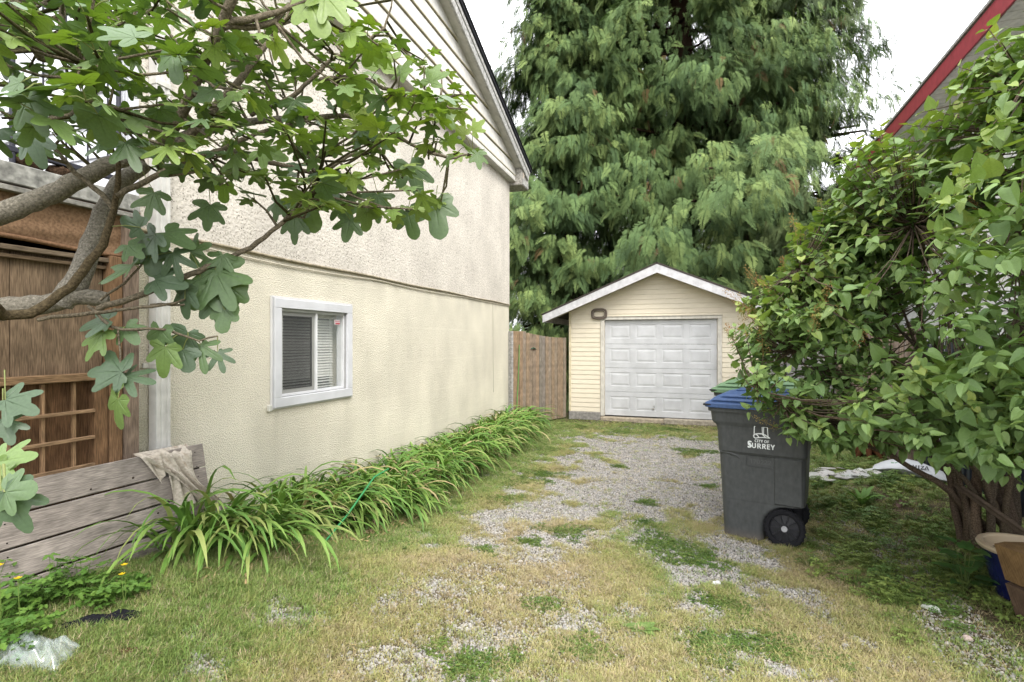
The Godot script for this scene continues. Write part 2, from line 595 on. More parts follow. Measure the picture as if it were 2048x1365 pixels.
func make_grass() -> void:
	var tm := tuft(15, 0.6, 1.5, 0.027)
	var wh := []
	var tc := []
	var dry := lin(0.47, 0.38, 0.235)
	var olive := lin(0.41, 0.39, 0.145)
	var gr := lin(0.21, 0.31, 0.08)
	for i in 370000:
		var u := rng.randf()
		var z := -10.6 + 9.6 * pow(u, 0.62)
		var x := rr(-2.9, 2.7)
		if not inside_view(x, z):
			continue
		var k := cover(x, z)
		var p := (1.0 - k.x) * (1.0 - 0.8 * k.z) * (0.5 + 0.5 * k.y)
		if x > 1.2:
			p *= 0.38
		p += 0.02
		if rng.randf() > p:
			continue
		var lawn := ss(-1.2, -2.4, x) * ss(-4.5, -2.2, z)
		var h := rr(0.012, 0.032) + 0.012 * k.y + 0.035 * lawn * rng.randf()
		var q := clampf(k.y + rr(-0.35, 0.35), 0.0, 1.0)
		var c := dry.lerp(olive, minf(1.0, q * 2.0)).lerp(gr, maxf(0.0, q * 2.0 - 1.0))
		if rng.randf() < 0.12:
			c = dry
		if rng.randf() < 0.02:
			h += rr(0.015, 0.045)
		var b := Basis.from_euler(Vector3(rr(-0.35, 0.35), rr(0, TAU), rr(-0.35, 0.35))) * Basis.from_scale(Vector3(0.036, h, 0.036))
		wh.append(Transform3D(b, Vector3(x, gh(x, z) - 0.002, z)))
		tc.append(jit(c, 0.2))
	var o := scatter(self, "grass", tm, M.blade, wh, tc)
	tag(o, "short patchy grass, green at the left and straw dry in the middle", "grass", "", "stuff")
	# straw litter lying flat
	var sm := MB.new()
	sm.poly([Vector3(-0.5, 0, -0.02), Vector3(0.5, 0.06, -0.01), Vector3(0.5, 0.06, 0.01), Vector3(-0.5, 0, 0.02)], Vector3.UP, Color.WHITE)
	var wh2 := []
	var tc2 := []
	for i in 24000:
		var z := -8.0 + 7.2 * pow(rng.randf(), 0.6)
		var x := rr(-2.6, 2.2)
		if not inside_view(x, z):
			continue
		var k := cover(x, z)
		if rng.randf() < k.x * 0.9:
			continue
		var b := Basis.from_euler(Vector3(rr(-0.3, 0.3), rr(0, TAU), rr(-0.2, 0.5))) * Basis.from_scale(Vector3.ONE * rr(0.02, 0.07))
		wh2.append(Transform3D(b, Vector3(x, gh(x, z) + rr(0.003, 0.02), z)))
		tc2.append(jit(lin(0.38, 0.3, 0.16), 0.35))
	var o2 := scatter(self, "straw", sm.mesh(), M.blade, wh2, tc2)
	tag(o2, "dead straw blades lying flat over the lawn and soil", "straw", "", "stuff")
# ---------------------------------------------------------------- the stucco house on the left
const WX := -3.14

func skin(m: MB, x: float, z0: float, z1: float, y0: float, y1: float, step: float, tone: Callable) -> void:
	var ny := maxi(2, int((y1 - y0) / step))
	var nzz := maxi(2, int((z1 - z0) / step))
	var p := []
	var c := []
	for i in ny + 1:
		var row := []
		var cr := []
		for j in nzz + 1:
			var y := lerpf(y0, y1, i / float(ny))
			var z := lerpf(z1, z0, j / float(nzz))
			row.append(Vector3(x, y, z))
			cr.append(tone.call(y, z))
		p.append(row)
		c.append(cr)
	m.grid(p, c)

func stucco_tone(base: Color, y: float, z: float) -> Color:
	var n := nz.get_noise_2d(z * 45.0, y * 45.0)
	var f := nz2.get_noise_2d(z * 160.0, y * 40.0)
	var splash := ss(0.55 + 0.25 * n, 0.12, y) * 0.35
	var c := base.lerp(lin(0.34, 0.30, 0.20), splash)
	# runs below the window corners
	for q in [-3.37, -4.3, -3.8]:
		var w := 0.035 if q != -3.8 else 0.2
		c = c.lerp(lin(0.5, 0.46, 0.36), 0.28 * exp(-pow((z - q + 0.02 * f) / w, 2)) * ss(0.45, 1.05, y) * ss(1.14, 1.08, y) * (0.6 + 0.6 * f + 0.2))
	# green grey growth by the downspout and under the drip strip
	c = c.lerp(lin(0.30, 0.31, 0.17), 0.5 * ss(-2.62, -2.3, z) * ss(-0.3, 0.35, n + 0.25 - 0.25 * y))
	c = c.lerp(lin(0.48, 0.44, 0.33), 0.3 * ss(2.1, 2.28, y) * ss(-0.15, 0.4, f))
	c = c.lerp(lin(0.68, 0.625, 0.49), 0.12 * ss(0.1, 0.5, n))
	return c

func dash_tone(base: Color, y: float, z: float) -> Color:
	var n := nz.get_noise_2d(z * 50.0 + 400.0, y * 35.0)
	var f := nz2.get_noise_2d(z * 200.0, y * 60.0)
	var c := base.lerp(lin(0.36, 0.34, 0.31), 0.22 * ss(2.75 + 0.4 * n, 2.3, y) * ss(-6.5, -3.0, z) * (0.7 + 0.5 * f))
	c = c.lerp(lin(0.62, 0.585, 0.53), 0.15 * ss(0.05, 0.5, n))
	return c.lerp(lin(0.5, 0.45, 0.36), 0.25 * ss(4.2, 4.55, y) * ss(0.0, 0.5, f))

func make_house() -> void:
	var h := thing("stucco_house", "cream stucco house with white gable siding and a small sliding window", "house", Vector3(WX, 0, -5.7))
	var cream := lin(0.81, 0.75, 0.615)
	var zf := -9.15
	var zn := -2.25
	var m := MB.new()
	# lower wall round the window opening
	var wz0 := -4.30
	var wz1 := -3.375
	var wy0 := 1.13
	var wy1 := 1.92
	var xi := WX - 0.2
	var xo := WX - 0.004
	m.box2(Vector3(xi, -0.3, wz1), Vector3(xo, 2.29, zn), cream)
	m.box2(Vector3(xi, -0.3, zf), Vector3(xo, 2.29, wz0), cream)
	m.box2(Vector3(xi, -0.3, wz0), Vector3(xo, wy0, wz1), cream)
	m.box2(Vector3(xi, wy1, wz0), Vector3(xo, 2.29, wz1), cream)
	# the weathered skin: splashed soil at the foot, runs under the sill, growth by the downspout
	for q in [[zf, wz0, -0.3, 2.29], [wz0, wz1, -0.3, wy0], [wz0, wz1, wy1, 2.29], [wz1, zn, -0.3, 2.29]]:
		skin(m, WX, q[0], q[1], q[2], q[3], 0.045, func(y: float, z: float) -> Color: return stucco_tone(cream, y, z))
	m.box2(Vector3(-9.0, -0.3, zf), Vector3(xi, 2.29, zf + 0.2), cream)
	m.box2(Vector3(-9.0, -0.3, zn - 0.2), Vector3(xi, 2.29, zn), cream)
	m.box2(Vector3(-9.2, -0.3, zf), Vector3(-9.0, 2.29, zn), cream)
	part(h, "lower_wall", m, M.stucco, false, "cream painted rough stucco of the lower storey")
	m = MB.new()
	var dash := lin(0.76, 0.715, 0.65)
	m.box2(Vector3(xi, 2.29, zf + 0.003), Vector3(WX + 0.008, 4.60, zn), dash)
	skin(m, WX + 0.012, zf + 0.003, zn, 2.29, 4.6, 0.06, func(y: float, z: float) -> Color: return dash_tone(dash, y, z))
	m.box2(Vector3(-9.2, 2.29, zf), Vector3(xi, 4.6, zf + 0.2), dash)
	m.box2(Vector3(-9.2, 2.29, zf + 0.2), Vector3(-9.0, 4.6, zn - 0.2), dash)
	m.box2(Vector3(-9.2, 4.602, zf), Vector3(WX, 4.62, zn), dash)
	part(h, "upper_wall", m, M.dash, false, "greyish pebble dash of the upper storey")
	# horizontal lap boards of the end wall over the deck
	var y := 2.35
	while y < 4.6:
		m = MB.new()
		m.prism(PackedVector2Array([Vector2(0, 0), Vector2(0.022, 0), Vector2(0.006, 0.2), Vector2(0, 0.2)]), Vector3(-9.0, y, zn), Vector3.BACK, Vector3.UP, Vector3(5.72, 0, 0), lin(0.74, 0.74, 0.78))
		part(h, "siding_board", m, M.clean)
		y += 0.2
	m = MB.new()
	m.box2(Vector3(WX - 0.14, 2.3, zn), Vector3(WX + 0.03, 4.58, zn + 0.03), lin(0.74, 0.74, 0.77), 0.004)
	for i in 6:
		m.box2(Vector3(WX - 0.13 + i * 0.024, 2.3, zn + 0.03), Vector3(WX - 0.117 + i * 0.024, 4.58, zn + 0.036), lin(0.74, 0.74, 0.77))
	part(h, "corner_board", m, M.paint)
	# drip strip between the two coats
	m = MB.new()
	var pts := []
	for i in 24:
		var t := i / 23.0
		pts.append(Vector3(WX + 0.016, 2.292 + 0.005 * sin(t * 23.0), lerpf(zn, zf, t)))
	m.tube(pts, range(24).map(func(_i): return 0.011), 6, lin(0.55, 0.47, 0.33))
	part(h, "drip_strip", m, M.worn)
	m = MB.new()
	pts = []
	for i in 40:
		var t := i / 39.0
		var sag := 0.035 * absf(sin(t * 9.0)) * (1.0 - t)
		pts.append(Vector3(WX + 0.014, 2.268 - sag, lerpf(-2.5, zf, t)))
	m.tube(pts, range(40).map(func(_i): return 0.0055), 5, lin(0.5, 0.45, 0.36))
	part(h, "cable", m, M.black)
	m = MB.new()
	m.tube([Vector3(WX + 0.006, 2.27, -8.3), Vector3(WX + 0.006, 1.3, -8.31), Vector3(WX + 0.006, 0.75, -8.33)], [0.004, 0.004, 0.004], 5, lin(0.5, 0.46, 0.38))
	part(h, "cable", m, M.black)
	# ---- window
	var wn := part(h, "window", window_casing(wz0, wz1, wy0, wy1), M.clean)
	window_inside(wn, wz0, wz1, wy0, wy1)
	# ---- gable
	var gx := WX + 0.11
	var slope := 0.38
	var white := lin(0.78, 0.75, 0.69)
	m = MB.new()
	m.box2(Vector3(WX - 0.1, 4.56, zf), Vector3(gx + 0.025, 4.585, zn), lin(0.62, 0.6, 0.55), 0.003)
	m.box2(Vector3(gx - 0.02, 4.588, zf), Vector3(gx + 0.018, 4.655, zn), white, 0.004)
	part(h, "ledge_board", m, M.paint)
	m = MB.new()
	var gp := PackedVector2Array([Vector2(zf, 4.6), Vector2(zn, 4.6), Vector2(zn, 4.88), Vector2(-5.7, 4.88 + 3.45 * slope), Vector2(zf, 4.88)])
	m.prism(gp, Vector3(gx - 0.1, 0, 0), Vector3(0, 0, 1), Vector3.UP, Vector3(0.09, 0, 0), lin(0.42, 0.36, 0.22))
	part(h, "gable_wall", m, M.dull)
	y = 4.668
	while y < 6.1:
		var y1 := minf(y + 0.2, 4.88 + 3.45 * slope - 0.03)
		m = MB.new()
		var q := []
		for e in [[y, 0.022], [y1, 0.006]]:
			var yy: float = e[0]
			var d := maxf(0.0, (yy - 4.88) / slope)
			q.append([Vector3(gx + e[1], yy, zf + d - 0.02), Vector3(gx + e[1], yy, zn - d + 0.02)])
		m.poly([q[0][0], q[0][1], q[1][1], q[1][0]], Vector3.RIGHT, jit(white, 0.03))
		var inx := Vector3(-0.03, 0, 0)
		m.poly([q[0][0], q[0][1], q[0][1] + inx, q[0][0] + inx], Vector3.DOWN, lin(0.5, 0.42, 0.24))
		m.poly([q[1][0], q[1][1], q[1][1] + inx, q[1][0] + inx], Vector3.UP, white)
		# the tinted lip along the bottom of each board
		var dz := maxf(0.0, (y - 4.88) / slope)
		m.box2(Vector3(gx + 0.0, y - 0.006, zf + dz), Vector3(gx + 0.026, y + 0.012, zn - dz), lin(0.58, 0.52, 0.37), 0.003)
		part(h, "siding_board", m, M.paint)
		y += 0.222
	# roof: rake boards, eave box, roof slabs with a dark shingle edge
	var ridge := Vector3(0, 4.99 + 3.45 * slope, -5.7)
	for sg in [-1.0, 1.0]:
		var dz2: float = 3.85 * sg
		var end := Vector3(0, ridge.y - 3.85 * slope, -5.7 + dz2)
		m = MB.new()
		var d := (end - ridge).normalized()
		var up := Vector3.RIGHT.cross(d).normalized()
		if up.y < 0:
			up = -up
		var L := (end - ridge).length()
		var b := Basis(Vector3.RIGHT, up, Vector3.RIGHT.cross(up))
		m.box((ridge + end) * 0.5 + Vector3(gx + 0.155, 0, 0) - up * 0.10, Vector3(0.035, 0.19, L), lin(0.70, 0.68, 0.64), 0.004, b)
		m.box((ridge + end) * 0.5 + Vector3(gx + 0.1765, 0, 0) - up * 0.045, Vector3(0.02, 0.07, L), lin(0.70, 0.68, 0.64), 0.004, b)
		part(h, "rake_board", m, M.worn)
		m = MB.new()
		m.box((ridge + end) * 0.5 + Vector3(gx + 0.07, 0, 0) - up * 0.165, Vector3(0.13, 0.014, L), lin(0.6, 0.58, 0.53), 0.0, b)
		part(h, "soffit_board", m, M.paint)
		m = MB.new()
		m.box((ridge + end) * 0.5 + Vector3((gx + 0.21 - 9.3) * 0.5, 0, 0) + up * 0.02, Vector3(9.3 + gx + 0.21, 0.04, L + 0.06), lin(0.05, 0.05, 0.055), 0.004, b)
		var rf := part(h, "roof", m, M.dull)
		m = MB.new()
		for k in 30:
			var c0 := ridge.lerp(end, (k + 0.5) / 30.0) + Vector3(gx + 0.1, 0.0, 0) + up * 0.048
			m.box(c0, Vector3(0.26, 0.014, L / 30.0 + 0.01), jit(lin(0.05, 0.05, 0.052), 0.3), 0.002, b * Basis(Vector3.RIGHT, 0.05 * sg))
		part(rf, "shingle_edge", m, M.dull)
	m = MB.new()
	m.prism(PackedVector2Array([Vector2(zf, 4.50), Vector2(zf - 0.42, 4.50), Vector2(zf - 0.42, 4.68), Vector2(zf, 4.84)]), Vector3(gx + 0.137, 0, 0), Vector3(0, 0, 1), Vector3.UP, Vector3(-6.3, 0, 0), lin(0.64, 0.6, 0.54))
	m.box2(Vector3(gx + 0.14, 4.515, zf - 0.40), Vector3(gx + 0.148, 4.63, zf - 0.04), lin(0.70, 0.68, 0.63), 0.002)
	part(h, "eave_box", m, M.worn)
	m = MB.new()
	m.tube([Vector3(gx + 0.06, 4.56, zf - 0.06), Vector3(gx + 0.14, 4.60, zf - 0.06), Vector3(gx + 0.16, 4.68, zf - 0.07), Vector3(gx + 0.14, 4.73, zf - 0.06)], [0.008, 0.008, 0.008, 0.008], 5, lin(0.5, 0.42, 0.33))
	part(h, "cable_loop", m, M.black)
	# ---- downspout, fluted, with a strap and a kinked foot
	m = MB.new()
	var dz3 := -2.36
	var flute := PackedVector2Array([Vector2(-0.045, 0), Vector2(-0.045, 0.065), Vector2(-0.03, 0.065), Vector2(-0.026, 0.058), Vector2(-0.014, 0.058), Vector2(-0.01, 0.065), Vector2(0.01, 0.065), Vector2(0.014, 0.058), Vector2(0.026, 0.058), Vector2(0.03, 0.065), Vector2(0.045, 0.065), Vector2(0.045, 0)])
	m.prism(flute, Vector3(WX + 0.02, 0.95, dz3), Vector3(0, 0, -1), Vector3.RIGHT, Vector3(0, 3.6, 0), lin(0.68, 0.66, 0.62))
	m.prism(flute, Vector3(WX + 0.045, 0.25, dz3 - 0.05), Vector3(0, 0, -1), Vector3.RIGHT, Vector3(-0.022, 0.72, 0.045), lin(0.60, 0.585, 0.55))
	var dp := part(h, "downspout", m, M.paint)
	for yy in [1.47, 3.2]:
		m = MB.new()
		m.box2(Vector3(WX + 0.015, yy - 0.018, dz3 - 0.05), Vector3(WX + 0.091, yy + 0.018, dz3 + 0.05), lin(0.66, 0.64, 0.58), 0.004)
		m.box2(Vector3(WX + 0.012, yy - 0.016, dz3 + 0.05), Vector3(WX + 0.03, yy + 0.016, dz3 + 0.085), lin(0.66, 0.64, 0.58), 0.004)
		part(dp, "strap", m, M.paint)

func frame_of(m: MB, x0: float, x1: float, z0: float, z1: float, y0: float, y1: float, w: float, col: Color, ch := 0.003) -> void:
	m.box2(Vector3(x0, y0, z0), Vector3(x1, y0 + w, z1), col, ch)
	m.box2(Vector3(x0, y1 - w, z0), Vector3(x1, y1, z1), col, ch)
	m.box2(Vector3(x0, y0 + w, z0), Vector3(x1, y1 - w, z0 + w), col, ch)
	m.box2(Vector3(x0, y0 + w, z1 - w), Vector3(x1, y1 - w, z1), col, ch)

func window_casing(z0: float, z1: float, y0: float, y1: float) -> MB:
	var m := MB.new()
	var c := lin(0.60, 0.60, 0.62)
	frame_of(m, WX + 0.003, WX + 0.034, z0 - 0.045, z1 + 0.045, y0 - 0.045, y1 + 0.045, 0.078, c, 0.004)
	# slim outer bead, and the lining of the opening
	frame_of(m, WX + 0.001, WX + 0.018, z0 - 0.062, z1 + 0.066, y0 - 0.058, y1 + 0.062, 0.0165, lin(0.62, 0.61, 0.6), 0.002)
	m.box2(Vector3(WX + 0.0015, y0 - 0.065, z1 + 0.067), Vector3(WX + 0.03, y0 - 0.015, z1 + 0.1), lin(0.62, 0.61, 0.55), 0.004)
	return m

func window_inside(wn: Node, z0: float, z1: float, y0: float, y1: float) -> void:
	var alu := lin(0.62, 0.62, 0.63)
	var a := z0 + 0.044
	var b := z1 - 0.044
	var c := y0 + 0.044
	var d := y1 - 0.044
	var mid := a + (b - a) * 0.47
	var m := MB.new()
	frame_of(m, WX - 0.08, WX + 0.0, a - 0.01, b + 0.01, c - 0.01, d + 0.01, 0.022, alu, 0.002)
	m.box2(Vector3(WX - 0.05, c + 0.012, mid - 0.012), Vector3(WX + 0.001, d - 0.012, mid + 0.012), lin(0.7, 0.7, 0.7), 0.002)
	part(wn, "track_frame", m, M.clean)
	m = MB.new()
	frame_of(m, WX - 0.034, WX - 0.012, mid + 0.014, b - 0.013, c + 0.013, d - 0.013, 0.034, lin(0.30, 0.30, 0.28), 0.002)
	part(wn, "sliding_sash", m, M.clean, false, "darker sliding sash with an insect screen")
	m = MB.new()
	m.box2(Vector3(WX - 0.03, c + 0.012, a + 0.013), Vector3(WX - 0.026, d - 0.012, mid - 0.012), Color.WHITE)
	part(wn, "pane", m, M.glass)
	m = MB.new()
	m.box2(Vector3(WX - 0.026, c + 0.046, mid + 0.05), Vector3(WX - 0.022, d - 0.046, b - 0.05), Color.WHITE)
	part(wn, "pane", m, M.glass)
	# insect screen of fine threads
	m = MB.new()
	var zz := mid + 0.05
	while zz < b - 0.048:
		m.box2(Vector3(WX - 0.0105, c + 0.046, zz), Vector3(WX - 0.0095, d - 0.046, zz + 0.0012), lin(0.06, 0.06, 0.06))
		zz += 0.005
	var yy := c + 0.046
	while yy < d - 0.046:
		m.box2(Vector3(WX - 0.0095, yy, mid + 0.05), Vector3(WX - 0.0085, yy + 0.0012, b - 0.048), lin(0.06, 0.06, 0.06))
		yy += 0.005
	part(wn, "insect_screen", m, M.black)
	# slats of the blind
	var k := 0
	yy = c + 0.02
	while yy < d - 0.05:
		m = MB.new()
		var open := 0.95 if k > 3 else 0.5
		m.box(Vector3(WX - 0.125, yy, (a + b) * 0.5), Vector3(0.026, 0.0015, b - a - 0.03), lin(0.66, 0.65, 0.60), 0.0, Basis(Vector3.FORWARD, open + rr(-0.12, 0.12)) * Basis(Vector3.RIGHT, rr(-0.006, 0.006)))
		part(wn, "blind_slat", m, M.clean)
		yy += 0.0255
		k += 1
	m = MB.new()
	m.box2(Vector3(WX - 0.15, d - 0.045, a + 0.005), Vector3(WX - 0.1, d + 0.0, b - 0.005), lin(0.62, 0.6, 0.54), 0.004)
	part(wn, "blind_headrail", m, M.clean)
	m = MB.new()
	m.tube([Vector3(WX - 0.098, d - 0.05, a + 0.09), Vector3(WX - 0.097, d - 0.35, a + 0.091), Vector3(WX - 0.097, c + 0.05, a + 0.09)], [0.002, 0.002, 0.002], 4, lin(0.6, 0.6, 0.55))
	part(wn, "blind_cord", m, M.black)
	# small sticker with red print in the upper corner of the fixed pane
	m = MB.new()
	m.box2(Vector3(WX - 0.0255, d - 0.10, a + 0.03), Vector3(WX - 0.0245, d - 0.055, a + 0.115), lin(0.7, 0.62, 0.62))
	m.box2(Vector3(WX - 0.0243, d - 0.097, a + 0.034), Vector3(WX - 0.0240, d - 0.083, a + 0.10), lin(0.45, 0.06, 0.08))
	for i in 5:
		m.box2(Vector3(WX - 0.0243, d - 0.077, a + 0.036 + i * 0.015), Vector3(WX - 0.0240, d - 0.062, a + 0.046 + i * 0.015), lin(0.5, 0.2, 0.22))
	part(wn, "sticker", m, M.clean)
	# dim room behind
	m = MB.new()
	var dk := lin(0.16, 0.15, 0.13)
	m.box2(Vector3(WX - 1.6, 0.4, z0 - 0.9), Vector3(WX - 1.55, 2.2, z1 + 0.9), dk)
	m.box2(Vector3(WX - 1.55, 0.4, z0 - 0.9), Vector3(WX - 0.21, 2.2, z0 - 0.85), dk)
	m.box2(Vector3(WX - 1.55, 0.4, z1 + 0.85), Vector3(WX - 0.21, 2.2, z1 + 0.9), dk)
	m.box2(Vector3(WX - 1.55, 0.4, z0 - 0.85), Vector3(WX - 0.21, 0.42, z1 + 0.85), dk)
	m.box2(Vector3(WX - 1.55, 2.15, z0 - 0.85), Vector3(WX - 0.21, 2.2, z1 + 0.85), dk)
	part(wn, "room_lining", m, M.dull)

# ---------------------------------------------------------------- the wooden enclosure under the deck
func make_enclosure() -> void:
	var e := thing("wooden_enclosure", "brown plywood and lattice enclosure under the deck, left of the downspout", "enclosure", Vector3(-3.1, 0, -1.6))
	var cedar := lin(0.42, 0.25, 0.135)
	var greyed := lin(0.42, 0.31, 0.235)
	var m := MB.new()
	m.box2(Vector3(-3.17, 0.2, -2.215), Vector3(-3.06, 2.32, -2.135), greyed, 0.005)
	part(e, "corner_post", m, M.wood_y, false, "greyed corner post")
	m = MB.new()
	m.box2(Vector3(-3.14, 0.2, -2.13), Vector3(-3.075, 2.1, -2.06), cedar, 0.004)
	part(e, "stile", m, M.wood_y)
	m = MB.new()
	m.box2(Vector3(-3.14, 0.2, -2.057), Vector3(-3.085, 1.405, -1.985), lin(0.33, 0.19, 0.10), 0.004)
	part(e, "stile", m, M.wood_y)
	for i in 3:
		m = MB.new()
		var z0 := -2.055 + i * 0.425
		m.box2(Vector3(-3.16, 1.40, z0 + 0.0015), Vector3(-3.128, 2.06, z0 + 0.4235), jit(lin(0.38, 0.26, 0.165), 0.08), 0.002)
		part(e, "plywood_sheet", m, M.wood_y)
	m = MB.new()
	m.box2(Vector3(-3.17, 0.2, -2.057), Vector3(-3.15, 1.40, -0.78), lin(0.28, 0.155, 0.08))
	part(e, "backing_sheet", m, M.wood_y)
	m = MB.new()
	m.box2(Vector3(-3.135, 1.405, -2.057), Vector3(-3.07, 1.445, -0.78), lin(0.5, 0.31, 0.17), 0.003)
	part(e, "rail", m, M.wood_z)
	m = MB.new()
	m.box2(Vector3(-3.15, 2.06, -2.13), Vector3(-3.085, 2.085, -0.78), lin(0.33, 0.25, 0.17), 0.003)
	part(e, "rail", m, M.wood_z)
	m = MB.new()
	m.box2(Vector3(-3.126, 2.022, -2.057), Vector3(-3.10, 2.042, -0.78), lin(0.30, 0.21, 0.13), 0.003)
	part(e, "rail", m, M.wood_z)
	for i in 9:
		m = MB.new()
		var z := -1.895 + i * 0.142
		m.box2(Vector3(-3.118, 0.2, z - 0.008), Vector3(-3.098, 1.40, z + 0.008), jit(lin(0.55, 0.35, 0.19), 0.1), 0.002)
		part(e, "lattice_upright", m, M.wood_y)
	for y in [1.24, 1.095, 0.945, 0.80, 0.65, 0.5]:
		m = MB.new()
		m.box2(Vector3(-3.097, y - 0.009, -1.985), Vector3(-3.077, y + 0.009, -0.78), jit(lin(0.55, 0.35, 0.2), 0.1), 0.002)
		part(e, "lattice_bar", m, M.wood_z)
	# hanging brown sheet above the plywood
	var p := []
	for i in 15:
		var row := []
		var y := 2.115 + 0.3 * i / 14.0
		for j in 40:
			var z := -2.24 + 1.5 * j / 39.0
			row.append(Vector3(-3.085 + 0.014 * nz.get_noise_2d(z * 130.0, y * 260.0) + 0.007 * sin(y * 60.0 + z * 9.0) * (1.0 - i / 14.0) - 0.02 * (1.0 - i / 14.0), y + 0.01 * sin(z * 7.0), z))
		p.append(row)
	m = MB.new()
	m.grid(p, [lin(0.27, 0.165, 0.10)])
	m.tube(range(12).map(func(i): return Vector3(-3.098, 2.118 + 0.01 * sin((-2.24 + 1.5 * i / 11.0) * 7.0), -2.24 + 1.5 * i / 11.0)), range(12).map(func(_i): return 0.013), 6, lin(0.26, 0.15, 0.09))
	part(e, "brown_sheet", m, M.cloth, false, "rust brown sheet hanging in a band above the plywood")
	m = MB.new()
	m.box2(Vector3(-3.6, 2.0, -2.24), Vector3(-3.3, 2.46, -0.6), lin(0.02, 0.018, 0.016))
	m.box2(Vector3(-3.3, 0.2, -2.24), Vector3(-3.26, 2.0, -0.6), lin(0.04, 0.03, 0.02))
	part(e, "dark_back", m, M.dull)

	var d := thing("deck", "deck with mossy white edge board above the brown sheet", "deck", Vector3(-3.6, 2.3, -1.2))
	m = MB.new()
	m.box2(Vector3(-3.10, 2.375, -2.22), Vector3(-3.06, 2.475, -0.5), lin(0.50, 0.49, 0.44), 0.004)
	part(d, "edge_board", m, M.worn)
	m = MB.new()
	m.box2(Vector3(-3.09, 2.335, -2.22), Vector3(-3.05, 2.362, -0.5), lin(0.40, 0.38, 0.33), 0.003)
	part(d, "lower_strip", m, M.worn)
	for i in 9:
		m = MB.new()
		m.box2(Vector3(-3.105 - (i + 1) * 0.142, 2.44, -2.2), Vector3(-3.11 - i * 0.142, 2.478, -0.4), jit(lin(0.3, 0.29, 0.27), 0.1), 0.003)
		part(d, "floor_board", m, M.wood_z)
	var r := thing("deck_railing", "black metal railing on the deck, half hidden by the fig leaves", "railing", Vector3(-3.14, 2.47, -1.2))
	for q in [[-1.645, 0.013], [-0.75, 0.013], [-2.15, 0.013]]:
		m = MB.new()
		m.tube([Vector3(-3.14, 2.47, q[0]), Vector3(-3.14, 3.0, q[0]), Vector3(-3.14, 3.5, q[0])], [q[1], q[1], q[1]], 10, lin(0.03, 0.03, 0.04))
		part(r, "post", m, M.black)
	for y in [2.56, 3.48]:
		m = MB.new()
		m.box2(Vector3(-3.155, y - 0.014, -2.2), Vector3(-3.125, y + 0.014, -0.5), lin(0.03, 0.03, 0.04), 0.003)
		part(r, "rail", m, M.black)
	for i in 15:
		var z := -2.09 + i * 0.105
		if absf(z + 1.645) < 0.03:
			continue
		m = MB.new()
		m.tube([Vector3(-3.14, 2.57, z), Vector3(-3.14, 3.0, z), Vector3(-3.14, 3.47, z)], [0.005, 0.005, 0.005], 6, lin(0.03, 0.03, 0.04))
		part(r, "baluster", m, M.black)
	# rotten wood lumps on the deck edge
	var k := 0
	for q in [[Vector3(-3.16, 2.48, -1.72), 0.055, "larger rotten brown wood lump on the deck edge board"], [Vector3(-3.17, 2.48, -1.86), 0.045, "smaller rotten brown wood lump on the deck, nearer the house"]]:
		var pp := []
		for i in 9:
			var row := []
			for j in 14:
				var a := TAU * j / 14.0
				var ph := PI * i / 8.0
				var rr2: float = q[1] * (1.0 + 0.45 * nz2.get_noise_3d(cos(a) * sin(ph) * 90.0 + k * 50.0, cos(ph) * 160.0, sin(a) * sin(ph) * 90.0))
				row.append(q[0] + Vector3(cos(a) * sin(ph) * rr2, (cos(ph) * 0.8 + 0.75) * rr2, sin(a) * sin(ph) * rr2 * 1.3))
			pp.append(row)
		m = MB.new()
		m.grid(pp, [lin(0.16, 0.10, 0.065)], true)
		single("wood_lump", m, M.bark, q[2], "wood", "wood lumps on the deck")
		k += 1

